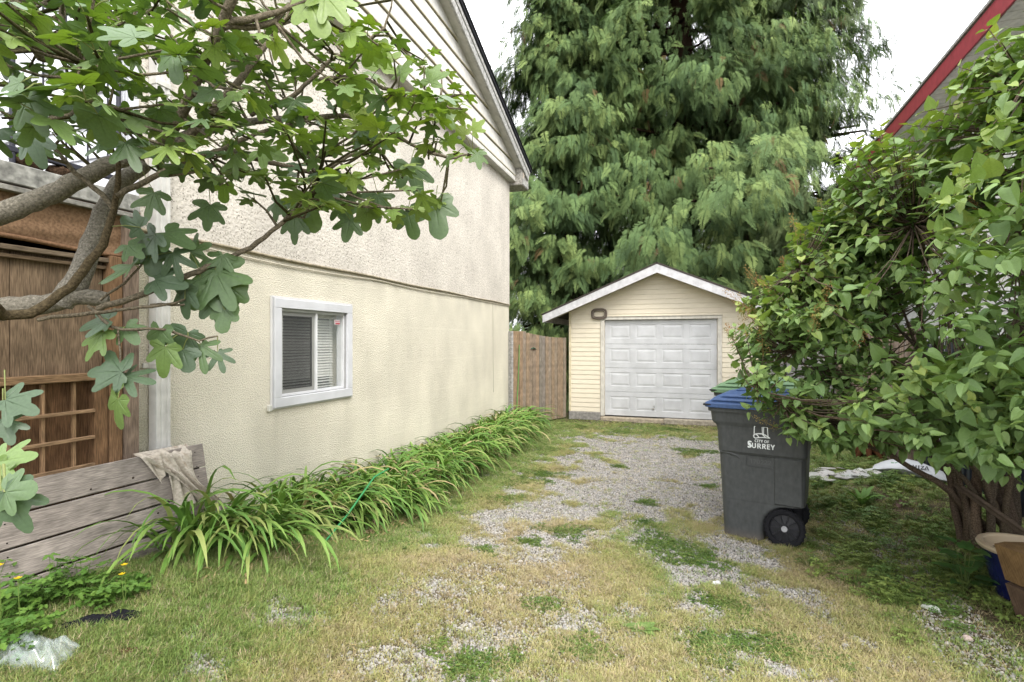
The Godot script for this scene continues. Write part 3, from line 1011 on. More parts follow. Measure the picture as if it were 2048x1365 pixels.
# ---------------------------------------------------------------- plank panel leaning on the wall, with a rag
func make_panel() -> void:
	var top := pxx(402, 892, -2.96)
	var base_y := top.y - 0.93
	var o := thing("plank_panel", "grey weathered panel of horizontal planks leaning on the house wall", "panel", Vector3(-2.8, 0.1, -1.9))
	var lean := Vector3(-0.19, 0.98, 0).normalized()
	var along := Vector3(-0.095, 0, 1).normalized()
	var out := along.cross(lean).normalized()
	if out.x < 0:
		out = -out
	var w := 0.152
	for i in 7:
		var m := MB.new()
		var c := top - lean * (w * (i + 0.5)) + along * (1.0 + rr(-0.006, 0.012))
		var g := rr(0.9, 1.12)
		m.box(c, Vector3(0.024, w - 0.009, 2.0), lin(0.50, 0.435, 0.38) * g, 0.004, Basis(out, lean, out.cross(lean)) * Basis(Vector3.RIGHT, rr(-0.0025, 0.0025)))
		for kx in [0.06, 1.0]:
			for ky in [-0.3, 0.28]:
				m.tube([c - along * (1.0 - kx) + lean * ky * w + out * 0.011, c - along * (1.0 - kx) + lean * ky * w + out * 0.0135], [0.0042, 0.0035], 6, lin(0.05, 0.04, 0.035))
		for kk in 3:
			var kc := c + along * rr(-0.9, 0.7) + lean * rr(-0.3, 0.3) * w
			m.tube([kc + out * 0.0095, kc + out * 0.0128], [rr(0.006, 0.013), 0.005], 9, lin(0.10, 0.075, 0.055))
		part(o, "plank", m, M.wood_z)
	for kx in [0.06, 1.0, 1.9]:
		var m := MB.new()
		m.box(top - lean * (w * 3.5) + along * kx - out * 0.03, Vector3(0.03, w * 6.9, 0.08), lin(0.2, 0.17, 0.14), 0.003, Basis(out, lean, out.cross(lean)))
		part(o, "batten", m, M.wood_y)
	# rag: hangs over the top edge and down the face to the right
	var p := []
	var rows := 34
	for i in rows:
		var s := i / float(rows - 1)
		var row := []
		for j in 26:
			var u := j / 25.0
			# centre line along the face, measured from the top right corner
			var za := lerpf(0.235, -0.055, pow(s, 1.05)) + 0.02 * sin(s * 7.0)
			var wd := lerpf(0.30, 0.085, pow(s, 0.7)) + 0.035 * sin(s * 9.0 + 1.0) * (1.0 - s)
			var dn := -0.028 + s * 0.60
			var z := za + (0.5 - u) * wd
			var f := 0.022 * sin(u * 17.0 + s * 3.0) * (0.5 + s) + 0.012 * sin(u * 31.0 - s * 6.0)
			var off := 0.036 + f + 0.014 * nz.get_noise_2d(u * 160.0, s * 240.0)
			if s < 0.09:
				off -= 0.05 * (1.0 - s / 0.09)
			var dd := dn + 0.05 * (u - 0.5) * sin(s * 5.0) - 0.06 * (1.0 - u) * s
			row.append(top + along * z - lean * dd + out * maxf(off, 0.012 if dd > 0.0 else -0.05))
		p.append(row)
	var m2 := MB.new()
	var cols := []
	for i in rows:
		var row := []
		for j in 26:
			var st := clampf(nz.get_noise_2d(i * 14.0 + 500.0, j * 14.0) * 1.8 - 0.35, 0.0, 0.65)
			row.append(lin(0.66, 0.59, 0.50).lerp(lin(0.36, 0.25, 0.16), st))
		cols.append(row)
	m2.grid(p, cols)
	# second flap, hanging shorter at the left
	p = []
	for i in 20:
		var s := i / 19.0
		var row := []
		for j in 14:
			var u := j / 13.0
			var z := 0.32 + (0.5 - u) * lerpf(0.15, 0.05, s) - 0.05 * s
			row.append(top + along * (z) - lean * (-0.02 + s * 0.17 * (1.15 - u * 0.5)) + out * (0.028 + 0.012 * sin(u * 11.0 + s * 2.0) + (0.0 if s > 0.12 else -0.04 * (1.0 - s / 0.12))))
		p.append(row)
	m2.grid(p, [lin(0.64, 0.57, 0.48)])
	p = []
	for i in 18:
		var s := i / 17.0
		var row := []
		for j in 12:
			var u := j / 11.0
			row.append(top + along * (0.21 - 0.04 * s + (0.5 - u) * lerpf(0.07, 0.13, s)) - lean * (0.10 + s * 0.24) + out * (0.024 + 0.009 * sin(u * 12.0 + s * 3.0)))
		p.append(row)
	m2.grid(p, [lin(0.62, 0.55, 0.46)])
	single("rag", m2, M.cloth, "dirty beige rag draped over the top of the leaning plank panel", "rag")
# ---------------------------------------------------------------- gate, garage
func make_gate() -> void:
	var a := Vector3(-3.10, 0, -9.10)
	var b := Vector3(-2.40, 0, -10.68)
	var o := thing("wooden_gate", "brown board gate with a dipped top between house and garage", "gate", (a + b) * 0.5)
	var d := (b - a).normalized()
	var out := Vector3(-d.z, 0, d.x)
	if out.x < 0:
		out = -out
	var L := (b - a).length()
	var bs := Basis(d, Vector3.UP, d.cross(Vector3.UP))
	var m := MB.new()
	m.box(a + d * 0.02 + Vector3(0, 0.9, 0), Vector3(0.045, 1.80, 0.09), lin(0.62, 0.60, 0.58), 0.004, bs)
	part(o, "side_post", m, M.worn, false, "thin whitish post at the house corner")
	var n := 17
	var s := 0.05
	for i in n:
		var w := (L - 0.07) / n
		var u := (s + w * 0.5) / L
		var h := 1.805
		if i >= 4:
			var q := clampf((i - 4) / float(n - 5), 0.0, 1.0)
			h = 1.775 - 0.075 * sin(minf(q * 1.9, 1.57)) - 0.012 * q
		var tone := lin(0.56, 0.40, 0.265).lerp(lin(0.48, 0.40, 0.32), clampf(0.3 + 0.5 * sin(i * 2.4 + 1.0), 0.0, 0.7))
		if i in [8, 9]:
			tone = lin(0.44, 0.38, 0.32)
		if i < 3:
			tone = lin(0.56, 0.38, 0.24)
		m = MB.new()
		var dep := 0.006 if i % 2 == 0 else 0.0
		var gap := 0.012 if i == 1 else 0.003
		m.box(a + d * (s + w * 0.5) + Vector3(0, h * 0.5 + 0.02, 0) + out * dep, Vector3(w - gap, h - 0.04, 0.018), jit(tone, 0.07), 0.003, bs * Basis(Vector3.BACK, rr(-0.003, 0.003)))
		part(o, "board", m, M.wood_y)
		s += w
	m = MB.new()
	for y in [0.35, 1.45]:
		m.box(a + d * L * 0.5 + Vector3(0, y, 0) - out * 0.03, Vector3(L - 0.05, 0.09, 0.035), lin(0.25, 0.17, 0.1), 0.003, bs)
	part(o, "rail", m, M.wood_z)
	m = MB.new()
	var lp := a + d * 0.62 + Vector3(0, 1.47, 0) + out * 0.03
	m.tube([lp - d * 0.06, lp + Vector3(0, 0.02, 0) + out * 0.02, lp + d * 0.06, lp + d * 0.1 - Vector3(0, 0.01, 0)], [0.01, 0.013, 0.012, 0.006], 7, lin(0.03, 0.09, 0.05))
	part(o, "latch_grip", m, M.plastic, false, "small dark green latch grip")
	# green hose along the gate
	m = MB.new()
	var hp := []
	for q in [[1039, 640], [1038.5, 690], [1038, 720], [1036, 770], [1034, 810], [1030, 835], [1024, 860]]:
		var r := ray(q[0], q[1])
		# on the gate plane, a little in front
		var t := (a + out * 0.035 - CAM).dot(out) / r.dot(out)
		hp.append(CAM + r * t)
	m.tube(hp.slice(1), range(6).map(func(_i): return 0.009), 7, lin(0.16, 0.36, 0.10))
	single("garden_hose", m, M.plastic, "thin green hose hanging down the gate boards into the last daylilies", "hose")

func make_garage() -> void:
	var gz := -10.73
	var xl := -2.355
	var xr := 1.25
	var ax := -0.56
	var sl := 0.42
	var ey := 2.27
	var ar := ey + 0.045 + (ax - xl) * sl
	var g := thing("garage", "small cream sided garage with white panelled door and low gable", "garage", Vector3(ax, 0, gz - 2.5))
	var cream := lin(0.76, 0.685, 0.545)
	var dx0 := -1.615
	var dx1 := 0.54
	var dy0 := 0.10
	var dy1 := 2.05
	var m := MB.new()
	# core walls
	m.box2(Vector3(xl + 0.02, 0.1, gz - 0.14), Vector3(dx0, ey, gz - 0.02), cream)
	m.box2(Vector3(dx1, 0.1, gz - 0.14), Vector3(xr - 0.02, ey, gz - 0.02), cream)
	m.box2(Vector3(dx0, dy1, gz - 0.14), Vector3(dx1, ey, gz - 0.02), cream)
	m.prism(PackedVector2Array([Vector2(xl + 0.02, ey), Vector2(xr - 0.02, ey), Vector2(ax, ar - 0.04)]), Vector3(0, 0, gz - 0.14), Vector3.RIGHT, Vector3.UP, Vector3(0, 0, 0.12), cream)
	m.box2(Vector3(xl + 0.02, 0.1, gz - 5.8), Vector3(xl + 0.14, ey, gz - 0.14), cream)
	m.box2(Vector3(xr - 0.14, 0.1, gz - 5.8), Vector3(xr - 0.02, ey, gz - 0.14), cream)
	m.box2(Vector3(xl + 0.14, 0.1, gz - 5.8), Vector3(xr - 0.14, ey, gz - 5.68), cream)
	part(g, "wall", m, M.paint)
	m = MB.new()
	m.box2(Vector3(xl + 0.0, -0.1, gz - 5.8), Vector3(dx0 - 0.08, 0.155, gz + 0.012), lin(0.36, 0.34, 0.31), 0.012)
	m.box2(Vector3(dx1 + 0.08, -0.1, gz - 5.8), Vector3(xr, 0.155, gz + 0.012), lin(0.36, 0.34, 0.31), 0.012)
	part(g, "foundation", m, M.concrete)
	m = MB.new()
	m.box2(Vector3(dx0 - 0.078, -0.1, gz - 0.6), Vector3(-0.45, 0.075, gz + 0.06), lin(0.52, 0.44, 0.33), 0.014)
	m.box2(Vector3(-0.445, -0.1, gz - 0.6), Vector3(dx1 + 0.078, 0.09, gz + 0.055), lin(0.50, 0.44, 0.35), 0.014)
	part(g, "sill_slab", m, M.concrete)
	# siding: left of the door, right of it, and the gable
	var ex := 0.0955
	var y := 0.16
	while y < ar - 0.08:
		var y1 := minf(y + ex + 0.006, ar - 0.05)
		var spans := []
		if y + ex < dy1 + 0.1:
			spans = [[xl + 0.045, dx0 - 0.083], [dx1 + 0.083, xr - 0.045]]
		else:
			var half := 99.0
			if y1 > ey:
				half = maxf(0.02, (ar - 0.02 - y1) / sl)
			spans = [[maxf(xl + 0.045, ax - half), minf(xr - 0.045, ax + half)]]
		for sp in spans:
			m = MB.new()
			m.prism(PackedVector2Array([Vector2(0, 0), Vector2(0.012, 0), Vector2(0.0135, 0.004), Vector2(0.004, y1 - y), Vector2(0, y1 - y)]), Vector3(sp[0], y, gz - 0.0185), Vector3.BACK, Vector3.UP, Vector3(sp[1] - sp[0], 0, 0), jit(cream, 0.018))
			part(g, "siding_board", m, M.vinyl)
		y += ex
	# corner boards and door trim
	for x in [xl, xr - 0.04]:
		m = MB.new()
		m.box2(Vector3(x, 0.156, gz - 0.05), Vector3(x + 0.043, ey, gz + 0.008), lin(0.78, 0.68, 0.47), 0.005)
		part(g, "corner_board", m, M.paint)
	for x in [dx0 - 0.08, dx1 + 0.001]:
		m = MB.new()
		m.box2(Vector3(x, 0.09, gz - 0.12), Vector3(x + 0.079, dy1 - 0.001, gz + 0.012), lin(0.74, 0.70, 0.62), 0.005)
		part(g, "door_jamb", m, M.paint)
	m = MB.new()
	m.box2(Vector3(dx0 - 0.08, dy1, gz - 0.12), Vector3(dx1 + 0.08, dy1 + 0.06, gz + 0.013), lin(0.74, 0.70, 0.62), 0.005)
	m.box2(Vector3(dx0 - 0.095, dy1 + 0.061, gz - 0.02), Vector3(dx1 + 0.095, dy1 + 0.078, gz + 0.03), lin(0.72, 0.66, 0.55), 0.004)
	part(g, "door_header", m, M.paint)
	# sectional door: four sections of four pressed panels
	var dw := lin(0.60, 0.605, 0.62)
	var sh := (dy1 - dy0 - 0.005) / 4.0
	var zf := gz - 0.065
	var door := Node3D.new()
	door.name = "garage_door"
	g.add_child(door)
	for r in 4:
		var y0 := dy0 + r * sh
		m = MB.new()
		var py := [y0 + 0.002, y0 + 0.115, y0 + sh - 0.095, y0 + sh - 0.003]
		var W := dx1 - dx0
		var pw := 0.40
		var gapx := (W - 4.0 * pw) / 5.0
		m.box2(Vector3(dx0 + 0.003, py[0], zf - 0.03), Vector3(dx1 - 0.003, py[3], zf - 0.012), dw)
		m.box2(Vector3(dx0 + 0.003, py[0], zf - 0.012), Vector3(dx1 - 0.003, py[1], zf), dw, 0.002)
		m.box2(Vector3(dx0 + 0.003, py[2], zf - 0.012), Vector3(dx1 - 0.003, py[3], zf), dw, 0.002)
		for k in 5:
			var xa := dx0 + k * (pw + gapx) + (0.003 if k == 0 else 0.0)
			m.box2(Vector3(xa, py[1], zf - 0.012), Vector3(xa + gapx - (0.003 if k == 4 else 0.0), py[2], zf), dw, 0.0)
		var sec := part(door, "door_section", m, M.clean)
		sec.position = Vector3.ZERO
		for k in 4:
			var xa := dx0 + gapx + k * (pw + gapx)
			m = MB.new()
			var o0 := [Vector3(xa, py[1], zf - 0.0005), Vector3(xa + pw, py[1], zf - 0.0005), Vector3(xa + pw, py[2], zf - 0.0005), Vector3(xa, py[2], zf - 0.0005)]
			var ins := func(q: float, z: float) -> Array: return [Vector3(xa + q, py[1] + q, z), Vector3(xa + pw - q, py[1] + q, z), Vector3(xa + pw - q, py[2] - q, z), Vector3(xa + q, py[2] - q, z)]
			var rings := [o0, ins.call(0.012, zf - 0.006), ins.call(0.02, zf - 0.006), ins.call(0.055, zf + 0.001)]
			for q in 3:
				for e in 4:
					m.poly([rings[q][e], rings[q][(e + 1) % 4], rings[q + 1][(e + 1) % 4], rings[q + 1][e]], Vector3(0, 0, 1), dw)
			m.poly(rings[3], Vector3(0, 0, 1), dw)
			part(door, "pressed_panel", m, M.clean)
	m = MB.new()
	m.box2(Vector3(-0.67, dy0 + 0.16, zf + 0.002), Vector3(-0.63, dy0 + 0.18, zf + 0.03), lin(0.5, 0.48, 0.44), 0.004)
	m.box2(Vector3(-0.655, dy0 + 0.20, zf + 0.001), Vector3(-0.62, dy0 + 0.235, zf + 0.008), lin(0.6, 0.6, 0.6), 0.003)
	part(door, "door_handle", m, M.metal)
	m = MB.new()
	m.box2(Vector3(dx0, dy0 - 0.012, zf - 0.03), Vector3(dx1, dy0 + 0.001, zf - 0.002), lin(0.06, 0.06, 0.06))
	part(door, "bottom_seal", m, M.rubber)
	# roof
	var ov := 0.47
	for sg in [-1.0, 1.0]:
		var e0 := Vector3(ax, ar + 0.03, 0)
		var half: float = (ax - xl) + ov
		var e1 := Vector3(ax + sg * half, ar + 0.03 - half * sl, 0)
		var d := (e1 - e0).normalized()
		var up := Vector3(0, 0, 1).cross(d)
		if up.y < 0:
			up = -up
		var L := (e1 - e0).length()
		var b := Basis(d, up, d.cross(up))
		m = MB.new()
		# barge board with a plumb end
		m.prism(PackedVector2Array([Vector2(e0.x, e0.y), Vector2(e1.x, e1.y), Vector2(e1.x, e1.y - 0.15), Vector2(e0.x, e0.y - 0.165)]), Vector3(0, 0, gz + 0.34), Vector3.RIGHT, Vector3.UP, Vector3(0, 0, 0.03), lin(0.68, 0.67, 0.68))
		part(g, "barge_board", m, M.paint)
		m = MB.new()
		m.box((e0 + e1) * 0.5 - up * 0.11 + Vector3(0, 0, gz + 0.165), Vector3(L - 0.02, 0.012, 0.35), lin(0.55, 0.49, 0.38), 0.0, b)
		part(g, "soffit", m, M.paint)
		m = MB.new()
		m.box((e0 + e1) * 0.5 + up * 0.018 + Vector3(0, 0, gz + 0.38 - 3.1), Vector3(L + 0.04, 0.03, 6.2), lin(0.09, 0.075, 0.065), 0.003, b)
		var rf := part(g, "roof_slope", m, M.dull)
		m = MB.new()
		m.box(e1 - up * 0.085 + Vector3(-sg * 0.018, 0, gz + 0.34 - 3.05), Vector3(0.02, 0.13, 6.1), lin(0.6, 0.58, 0.55), 0.003)
		part(g, "eave_board", m, M.worn)
		# moss and fallen needles along the roof edge
		var wh := []
		var tc := []
		for i in 900:
			var t := pow(rng.randf(), 0.7) if sg > 0 else 0.55 + 0.45 * rng.randf()
			if sg < 0 and rng.randf() < 0.6:
				continue
			var q := e0.lerp(e1, t) + up * rr(0.03, 0.055) + Vector3(0, 0, gz + 0.37 - absf(rr(0, 0.9)))
			wh.append(Transform3D(Basis.from_euler(rv(3.0)) * Basis.from_scale(Vector3(1, 0.5, 0.8) * rr(0.006, 0.022)), q))
			tc.append(jit(lin(0.17, 0.085, 0.035) if rng.randf() < 0.75 else lin(0.12, 0.13, 0.04), 0.3))
		scatter(rf, "moss", T.pebble, M.stone, wh, tc)
	# ring of bent tubing hung beside the door header
	var o := thing("oval_ring", "taupe rounded double ring hung on the garage left of the door top", "ring", Vector3(-1.72, 2.08, gz + 0.03))
	for q in [[0.145, 0.095, 0.021], [0.112, 0.064, 0.012]]:
		m = MB.new()
		var path := []
		for i in 37:
			var a := TAU * i / 36.0
			var ca := cos(a)
			var sa := sin(a)
			path.append(o.position + Vector3(signf(ca) * pow(absf(ca), 0.55) * q[0], signf(sa) * pow(absf(sa), 0.55) * q[1] + 0.095, 0.005 if q[2] < 0.02 else 0.0))
		m.tube(path, range(37).map(func(_i): return q[2]), 8, lin(0.17, 0.135, 0.11) if q[2] > 0.02 else lin(0.26, 0.22, 0.18), false)
		part(o, "ring", m, M.plastic)
	# thin wire support standing behind the bins
	m = MB.new()
	for k in 2:
		var bx := 0.72 + k * 0.13
		m.tube([Vector3(bx, 0, gz + 0.3), Vector3(bx, 0.75, gz + 0.3), Vector3(bx + 0.02, 0.98, gz + 0.3)], [0.006, 0.006, 0.006], 5, lin(0.62, 0.58, 0.5))
	m.tube([Vector3(0.70, 0.97, gz + 0.3), Vector3(0.80, 1.0, gz + 0.3), Vector3(0.88, 0.98, gz + 0.3)], [0.006, 0.006, 0.006], 5, lin(0.62, 0.58, 0.5))
	single("wire_support", m, M.black, "thin pale wire plant support standing against the garage siding behind the bins", "wire frame")
	# pale boards beside the garage
	var s2 := thing("side_screen", "pale grey upright boards filling the gap right of the garage", "screen", Vector3(1.55, 0, -10.4))
	for k in 7:
		m = MB.new()
		m.box2(Vector3(1.36 + k * 0.16, 0, -10.45), Vector3(1.36 + k * 0.16 + (0.12 if k % 2 else 0.135), 1.62 + rr(-0.02, 0.02), -10.42), jit(lin(0.62, 0.6, 0.56), 0.1), 0.004)
		part(s2, "board", m, M.wood_y)
	m = MB.new()
	m.box2(Vector3(1.34, 0.3, -10.52), Vector3(2.5, 0.4, -10.46), lin(0.3, 0.28, 0.26), 0.004)
	m.box2(Vector3(1.34, 1.2, -10.52), Vector3(2.5, 1.3, -10.46), lin(0.3, 0.28, 0.26), 0.004)
	part(s2, "rail", m, M.wood_x)
# ---------------------------------------------------------------- wheeled bins
func ring_pts(xf: float, xr: float, hw: float, y: float, r: float) -> Array:
	var p := []
	r = minf(r, minf(hw, (xr - xf) * 0.5) * 0.95)
	for c in [[xr - r, hw - r, 0.0], [xf + r, hw - r, 0.5], [xf + r, -hw + r, 1.0], [xr - r, -hw + r, 1.5]]:
		for k in 7:
			var a: float = PI * (c[2] + 0.5 * k / 6.0)
			p.append(Vector3(c[0] + cos(a) * r, y, c[1] + sin(a) * r))
	return p

func loft(m: MB, lv: Array, r: float, col: Color, cap0 := false, cap1 := false) -> void:
	for i in lv.size() - 1:
		var a := ring_pts(lv[i][1], lv[i][2], lv[i][3], lv[i][0], r)
		var b := ring_pts(lv[i + 1][1], lv[i + 1][2], lv[i + 1][3], lv[i + 1][0], r)
		var n := a.size()
		var k0 := m.v.size()
		for j in n:
			var t: Vector3 = a[(j + 1) % n] - a[(j + n - 1) % n] + b[(j + 1) % n] - b[(j + n - 1) % n]
			var s: Vector3 = b[j] - a[j]
			var nn := s.cross(t).normalized()
			m.sv(a[j], nn, lv[i][4] if lv[i].size() > 4 else col); m.sv(b[j], nn, lv[i + 1][4] if lv[i + 1].size() > 4 else col)
		for j in n:
			var q := k0 + j * 2
			var w := k0 + ((j + 1) % n) * 2
			m.st(q, q + 1, w + 1); m.st(q, w + 1, w)
	if cap0:
		m.poly(ring_pts(lv[0][1], lv[0][2], lv[0][3], lv[0][0], r), Vector3.DOWN, col)
	if cap1:
		var e: Array = lv[lv.size() - 1]
		m.poly(ring_pts(e[1], e[2], e[3], e[0], r), Vector3.UP, col)

func wheel_mesh() -> MB:
	var m := MB.new()
	var ax := Basis(Vector3.RIGHT, Vector3.BACK, Vector3.DOWN)
	var blk := lin(0.022, 0.022, 0.024)
	m.lathe([Vector2(0.105, -0.028), Vector2(0.14, -0.03), Vector2(0.15, -0.02), Vector2(0.15, 0.02), Vector2(0.14, 0.03), Vector2(0.116, 0.028), Vector2(0.108, 0.018)], Vector3.ZERO, ax, 40, blk)
	for k in 26:
		var a := TAU * k / 26.0
		m.box(Vector3(cos(a) * 0.149, sin(a) * 0.149, 0.012), Vector3(0.012, 0.013, 0.035), blk, 0.002, Basis(Vector3.BACK, a))
	return m

func rim_mesh() -> MB:
	var m := MB.new()
	var ax := Basis(Vector3.RIGHT, Vector3.BACK, Vector3.DOWN)
	var blk := lin(0.03, 0.03, 0.032)
	m.lathe([Vector2(0.03, 0.012), Vector2(0.108, 0.002), Vector2(0.11, 0.018)], Vector3.ZERO, ax, 36, blk)
	for k in 10:
		var a := TAU * k / 10.0
		m.box(Vector3(cos(a) * 0.068, sin(a) * 0.068, 0.012), Vector3(0.085, 0.009, 0.016), blk, 0.002, Basis(Vector3.BACK, a))
	m.lathe([Vector2(0.0, 0.026), Vector2(0.03, 0.024), Vector2(0.034, 0.0)], Vector3.ZERO, ax, 20, blk)
	return m

func text_node(parent: Node, called: String, txt: String, fsize: int, height: float, m: Material, t: Transform3D, bold := true, track := 0.0) -> void:
	var f := SystemFont.new()
	f.font_names = PackedStringArray(["Droid Sans"])
	f.font_weight = 700 if bold else 400
	var tm := TextMesh.new()
	tm.font = f
	tm.text = txt
	tm.font_size = fsize
	tm.pixel_size = height / (fsize * 0.714)
	tm.depth = 0.0016
	tm.curve_step = 1.0
	inst(parent, called, tm, m, t)

func make_bin(lidc: Color, label: String, marks: bool) -> Node3D:
	var o := thing("wheeled_bin", label, "bin")
	var gr := lin(0.085, 0.087, 0.088)
	var m := MB.new()
	loft(m, [[0.0, 0.02, 0.305, 0.235, lin(0.17, 0.15, 0.12)], [0.018, 0.0, 0.315, 0.25, lin(0.15, 0.135, 0.115)], [0.06, -0.002, 0.3165, 0.252, lin(0.105, 0.1, 0.095)], [0.10, -0.004, 0.318, 0.254], [0.17, -0.008, 0.33, 0.257], [0.22, -0.01, 0.352, 0.259], [0.265, -0.012, 0.39, 0.261], [0.30, -0.014, 0.44, 0.262], [0.318, -0.015, 0.50, 0.262], [0.322, -0.015, 0.59, 0.262], [0.33, -0.015, 0.618, 0.263]], 0.055, gr, true)
	loft(m, [[0.33, -0.015, 0.618, 0.263], [0.70, -0.035, 0.630, 0.274], [0.725, -0.04, 0.637, 0.287], [0.90, -0.052, 0.642, 0.292], [0.93, -0.06, 0.645, 0.294], [0.955, -0.088, 0.648, 0.300], [0.965, -0.094, 0.65, 0.302], [1.045, -0.102, 0.66, 0.307]], 0.055, gr)
	loft(m, [[1.045, -0.102, 0.66, 0.307], [1.046, -0.122, 0.672, 0.322], [1.075, -0.124, 0.674, 0.324], [1.078, -0.118, 0.67, 0.318]], 0.06, gr, false, true)
	# side panels standing proud at the lower rear on both sides
	for sg in [-1.0, 1.0]:
		var b := Basis(Vector3.RIGHT, Vector3(0, 1, 0.03 * sg).normalized(), Vector3(0, -0.03 * sg, 1).normalized())
		m.box(Vector3(0.50, 0.52, sg * 0.262), Vector3(0.215, 0.385, 0.034), gr, 0.013, b)
		# rounded recess edge at the front of the upper body
		m.tube([Vector3(-0.02, 0.712, sg * 0.262), Vector3(0.05, 0.708, sg * 0.266), Vector3(0.11, 0.69, sg * 0.266), Vector3(0.15, 0.655, sg * 0.262)], [0.016, 0.017, 0.015, 0.009], 8, gr)
	var ob := part(o, "body", m, M.plastic, true)
	m = MB.new()
	loft(m, [[1.079, -0.145, 0.69, 0.337], [1.082, -0.15, 0.695, 0.341], [1.112, -0.148, 0.692, 0.338], [1.12, -0.135, 0.685, 0.33], [1.125, -0.12, 0.68, 0.318], [1.148, -0.09, 0.66, 0.298], [1.155, -0.085, 0.655, 0.288], [1.18, -0.03, 0.62, 0.25], [1.187, -0.02, 0.615, 0.238], [1.205, 0.05, 0.56, 0.17], [1.212, 0.12, 0.50, 0.10]], 0.07, lidc, true, true)
	for sg in [-1.0, 1.0]:
		for q in [[1.137, 0.313, -0.09, 0.66], [1.168, 0.274, -0.02, 0.63]]:
			m.tube([Vector3(q[2], q[0] - 0.004, sg * q[1]), Vector3(q[2] + 0.03, q[0] + 0.003, sg * q[1]), Vector3(q[3] - 0.03, q[0] + 0.003, sg * q[1]), Vector3(q[3], q[0] - 0.004, sg * q[1])], [0.004, 0.008, 0.008, 0.004], 7, lidc)
	for z in [-0.1, 0.0, 0.1]:
		m.box(Vector3(0.29, 1.214, z), Vector3(0.42, 0.012, 0.03), lidc, 0.004)
	var lid := part(o, "lid", m, M.plastic, true)
	m = MB.new()
	m.box2(Vector3(-0.152, 1.094, 0.2), Vector3(-0.03, 1.108, 0.3385), lin(0.012, 0.012, 0.016), 0.004)
	m.box2(Vector3(-0.152, 1.094, -0.3385), Vector3(-0.03, 1.108, -0.2), lin(0.012, 0.012, 0.016), 0.004)
	part(lid, "slot", m, M.plastic, true)
	m = MB.new()
	m.tube([Vector3(0.70, 1.05, -0.26), Vector3(0.735, 1.05, -0.26), Vector3(0.745, 1.05, -0.2), Vector3(0.745, 1.05, 0.2), Vector3(0.735, 1.05, 0.26), Vector3(0.67, 1.05, 0.26)], [0.014, 0.014, 0.015, 0.015, 0.014, 0.014], 9, gr)
	part(o, "handle", m, M.plastic, true)
	m = MB.new()
	m.tube([Vector3(0.472, 0.15, -0.27), Vector3(0.472, 0.15, 0.27)], [0.011, 0.011], 9, lin(0.2, 0.2, 0.2))
	part(o, "axle", m, M.metal, true)
	for sg in [1.0, -1.0]:
		var w := Node3D.new()
		w.name = "wheel"
		o.add_child(w, true)
		w.position = Vector3(0.472, 0.15, 0.245 * sg)
		w.rotation.y = 0.0 if sg > 0 else PI
		part(w, "tyre", wheel_mesh(), M.rubber, true)
		part(w, "rim", rim_mesh(), M.plastic, true)
		m = MB.new()
		m.lathe([Vector2(0.0, 0.032), Vector2(0.014, 0.032), Vector2(0.016, 0.025), Vector2(0.02, 0.0255), Vector2(0.02, 0.029), Vector2(0.0225, 0.029), Vector2(0.0235, 0.02)], Vector3.ZERO, Basis(Vector3.RIGHT, Vector3.BACK, Vector3.DOWN), 24, lin(0.45, 0.45, 0.46))
		part(w, "hub_cap", m, M.clean, true)
	if marks:
		var wm := mat({"rough": 0.6, "col": lin(0.85, 0.87, 0.87)})
		var up := Vector3(0, 1, 0.028).normalized()
		var bb := Basis(Vector3.RIGHT, up, Vector3.RIGHT.cross(up))
		text_node(o, "city_lettering", "SURREY", 64, 0.040, wm, Transform3D(bb * Basis.from_scale(Vector3(1.02, 1, 1)), Vector3(0.302, 0.788, 0.2915)))
		text_node(o, "city_lettering", "S", 64, 0.054, wm, Transform3D(bb, Vector3(0.2165, 0.7955, 0.2918)))
		text_node(o, "city_lettering", "CITY OF", 64, 0.0215, wm, Transform3D(bb * Basis.from_scale(Vector3(1.0, 1, 1)), Vector3(0.308, 0.8285, 0.2925)))
		# emblem: two tower outlines over a folded hill
		m = MB.new()
		var z := 0.2952
		var wcol := Color.WHITE
		var stroke := func(pts: Array, w: float) -> void:
			for i in pts.size() - 1:
				var a := Vector3(pts[i].x, pts[i].y, z + (pts[i].y - 0.86) * 0.02)
				var b := Vector3(pts[i + 1].x, pts[i + 1].y, z + (pts[i + 1].y - 0.86) * 0.02)
				var d := b - a
				m.box((a + b) * 0.5, Vector3(d.length() + w * 0.6, w, 0.0016), wcol, 0.0, Basis(Vector3.BACK, atan2(d.y, d.x)))
		stroke.call([Vector2(0.250, 0.872), Vector2(0.252, 0.945), Vector2(0.310, 0.965), Vector2(0.314, 0.885)], 0.006)
		stroke.call([Vector2(0.322, 0.885), Vector2(0.322, 0.945), Vector2(0.350, 0.945), Vector2(0.355, 0.872)], 0.006)
		stroke.call([Vector2(0.246, 0.872), Vector2(0.262, 0.884), Vector2(0.285, 0.889), Vector2(0.310, 0.889), Vector2(0.335, 0.881), Vector2(0.356, 0.868), Vector2(0.368, 0.860)], 0.008)
		stroke.call([Vector2(0.246, 0.872), Vector2(0.249, 0.858), Vector2(0.259, 0.850), Vector2(0.285, 0.857), Vector2(0.325, 0.861), Vector2(0.368, 0.860)], 0.007)
		stroke.call([Vector2(0.262, 0.884), Vector2(0.276, 0.874), Vector2(0.288, 0.858)], 0.008)
		stroke.call([Vector2(0.310, 0.889), Vector2(0.322, 0.876), Vector2(0.338, 0.862)], 0.008)
		part(o, "city_emblem", m, wm, true)
		# raised number plate in the body
		var gm: Material = M.plastic
		m = MB.new()
		for q in [[0.188, 0.40, 0.697, 0.700], [0.188, 0.40, 0.615, 0.618]]:
			m.box2(Vector3(q[0], q[2], 0.268), Vector3(q[1], q[3], 0.277), gr, 0.001)
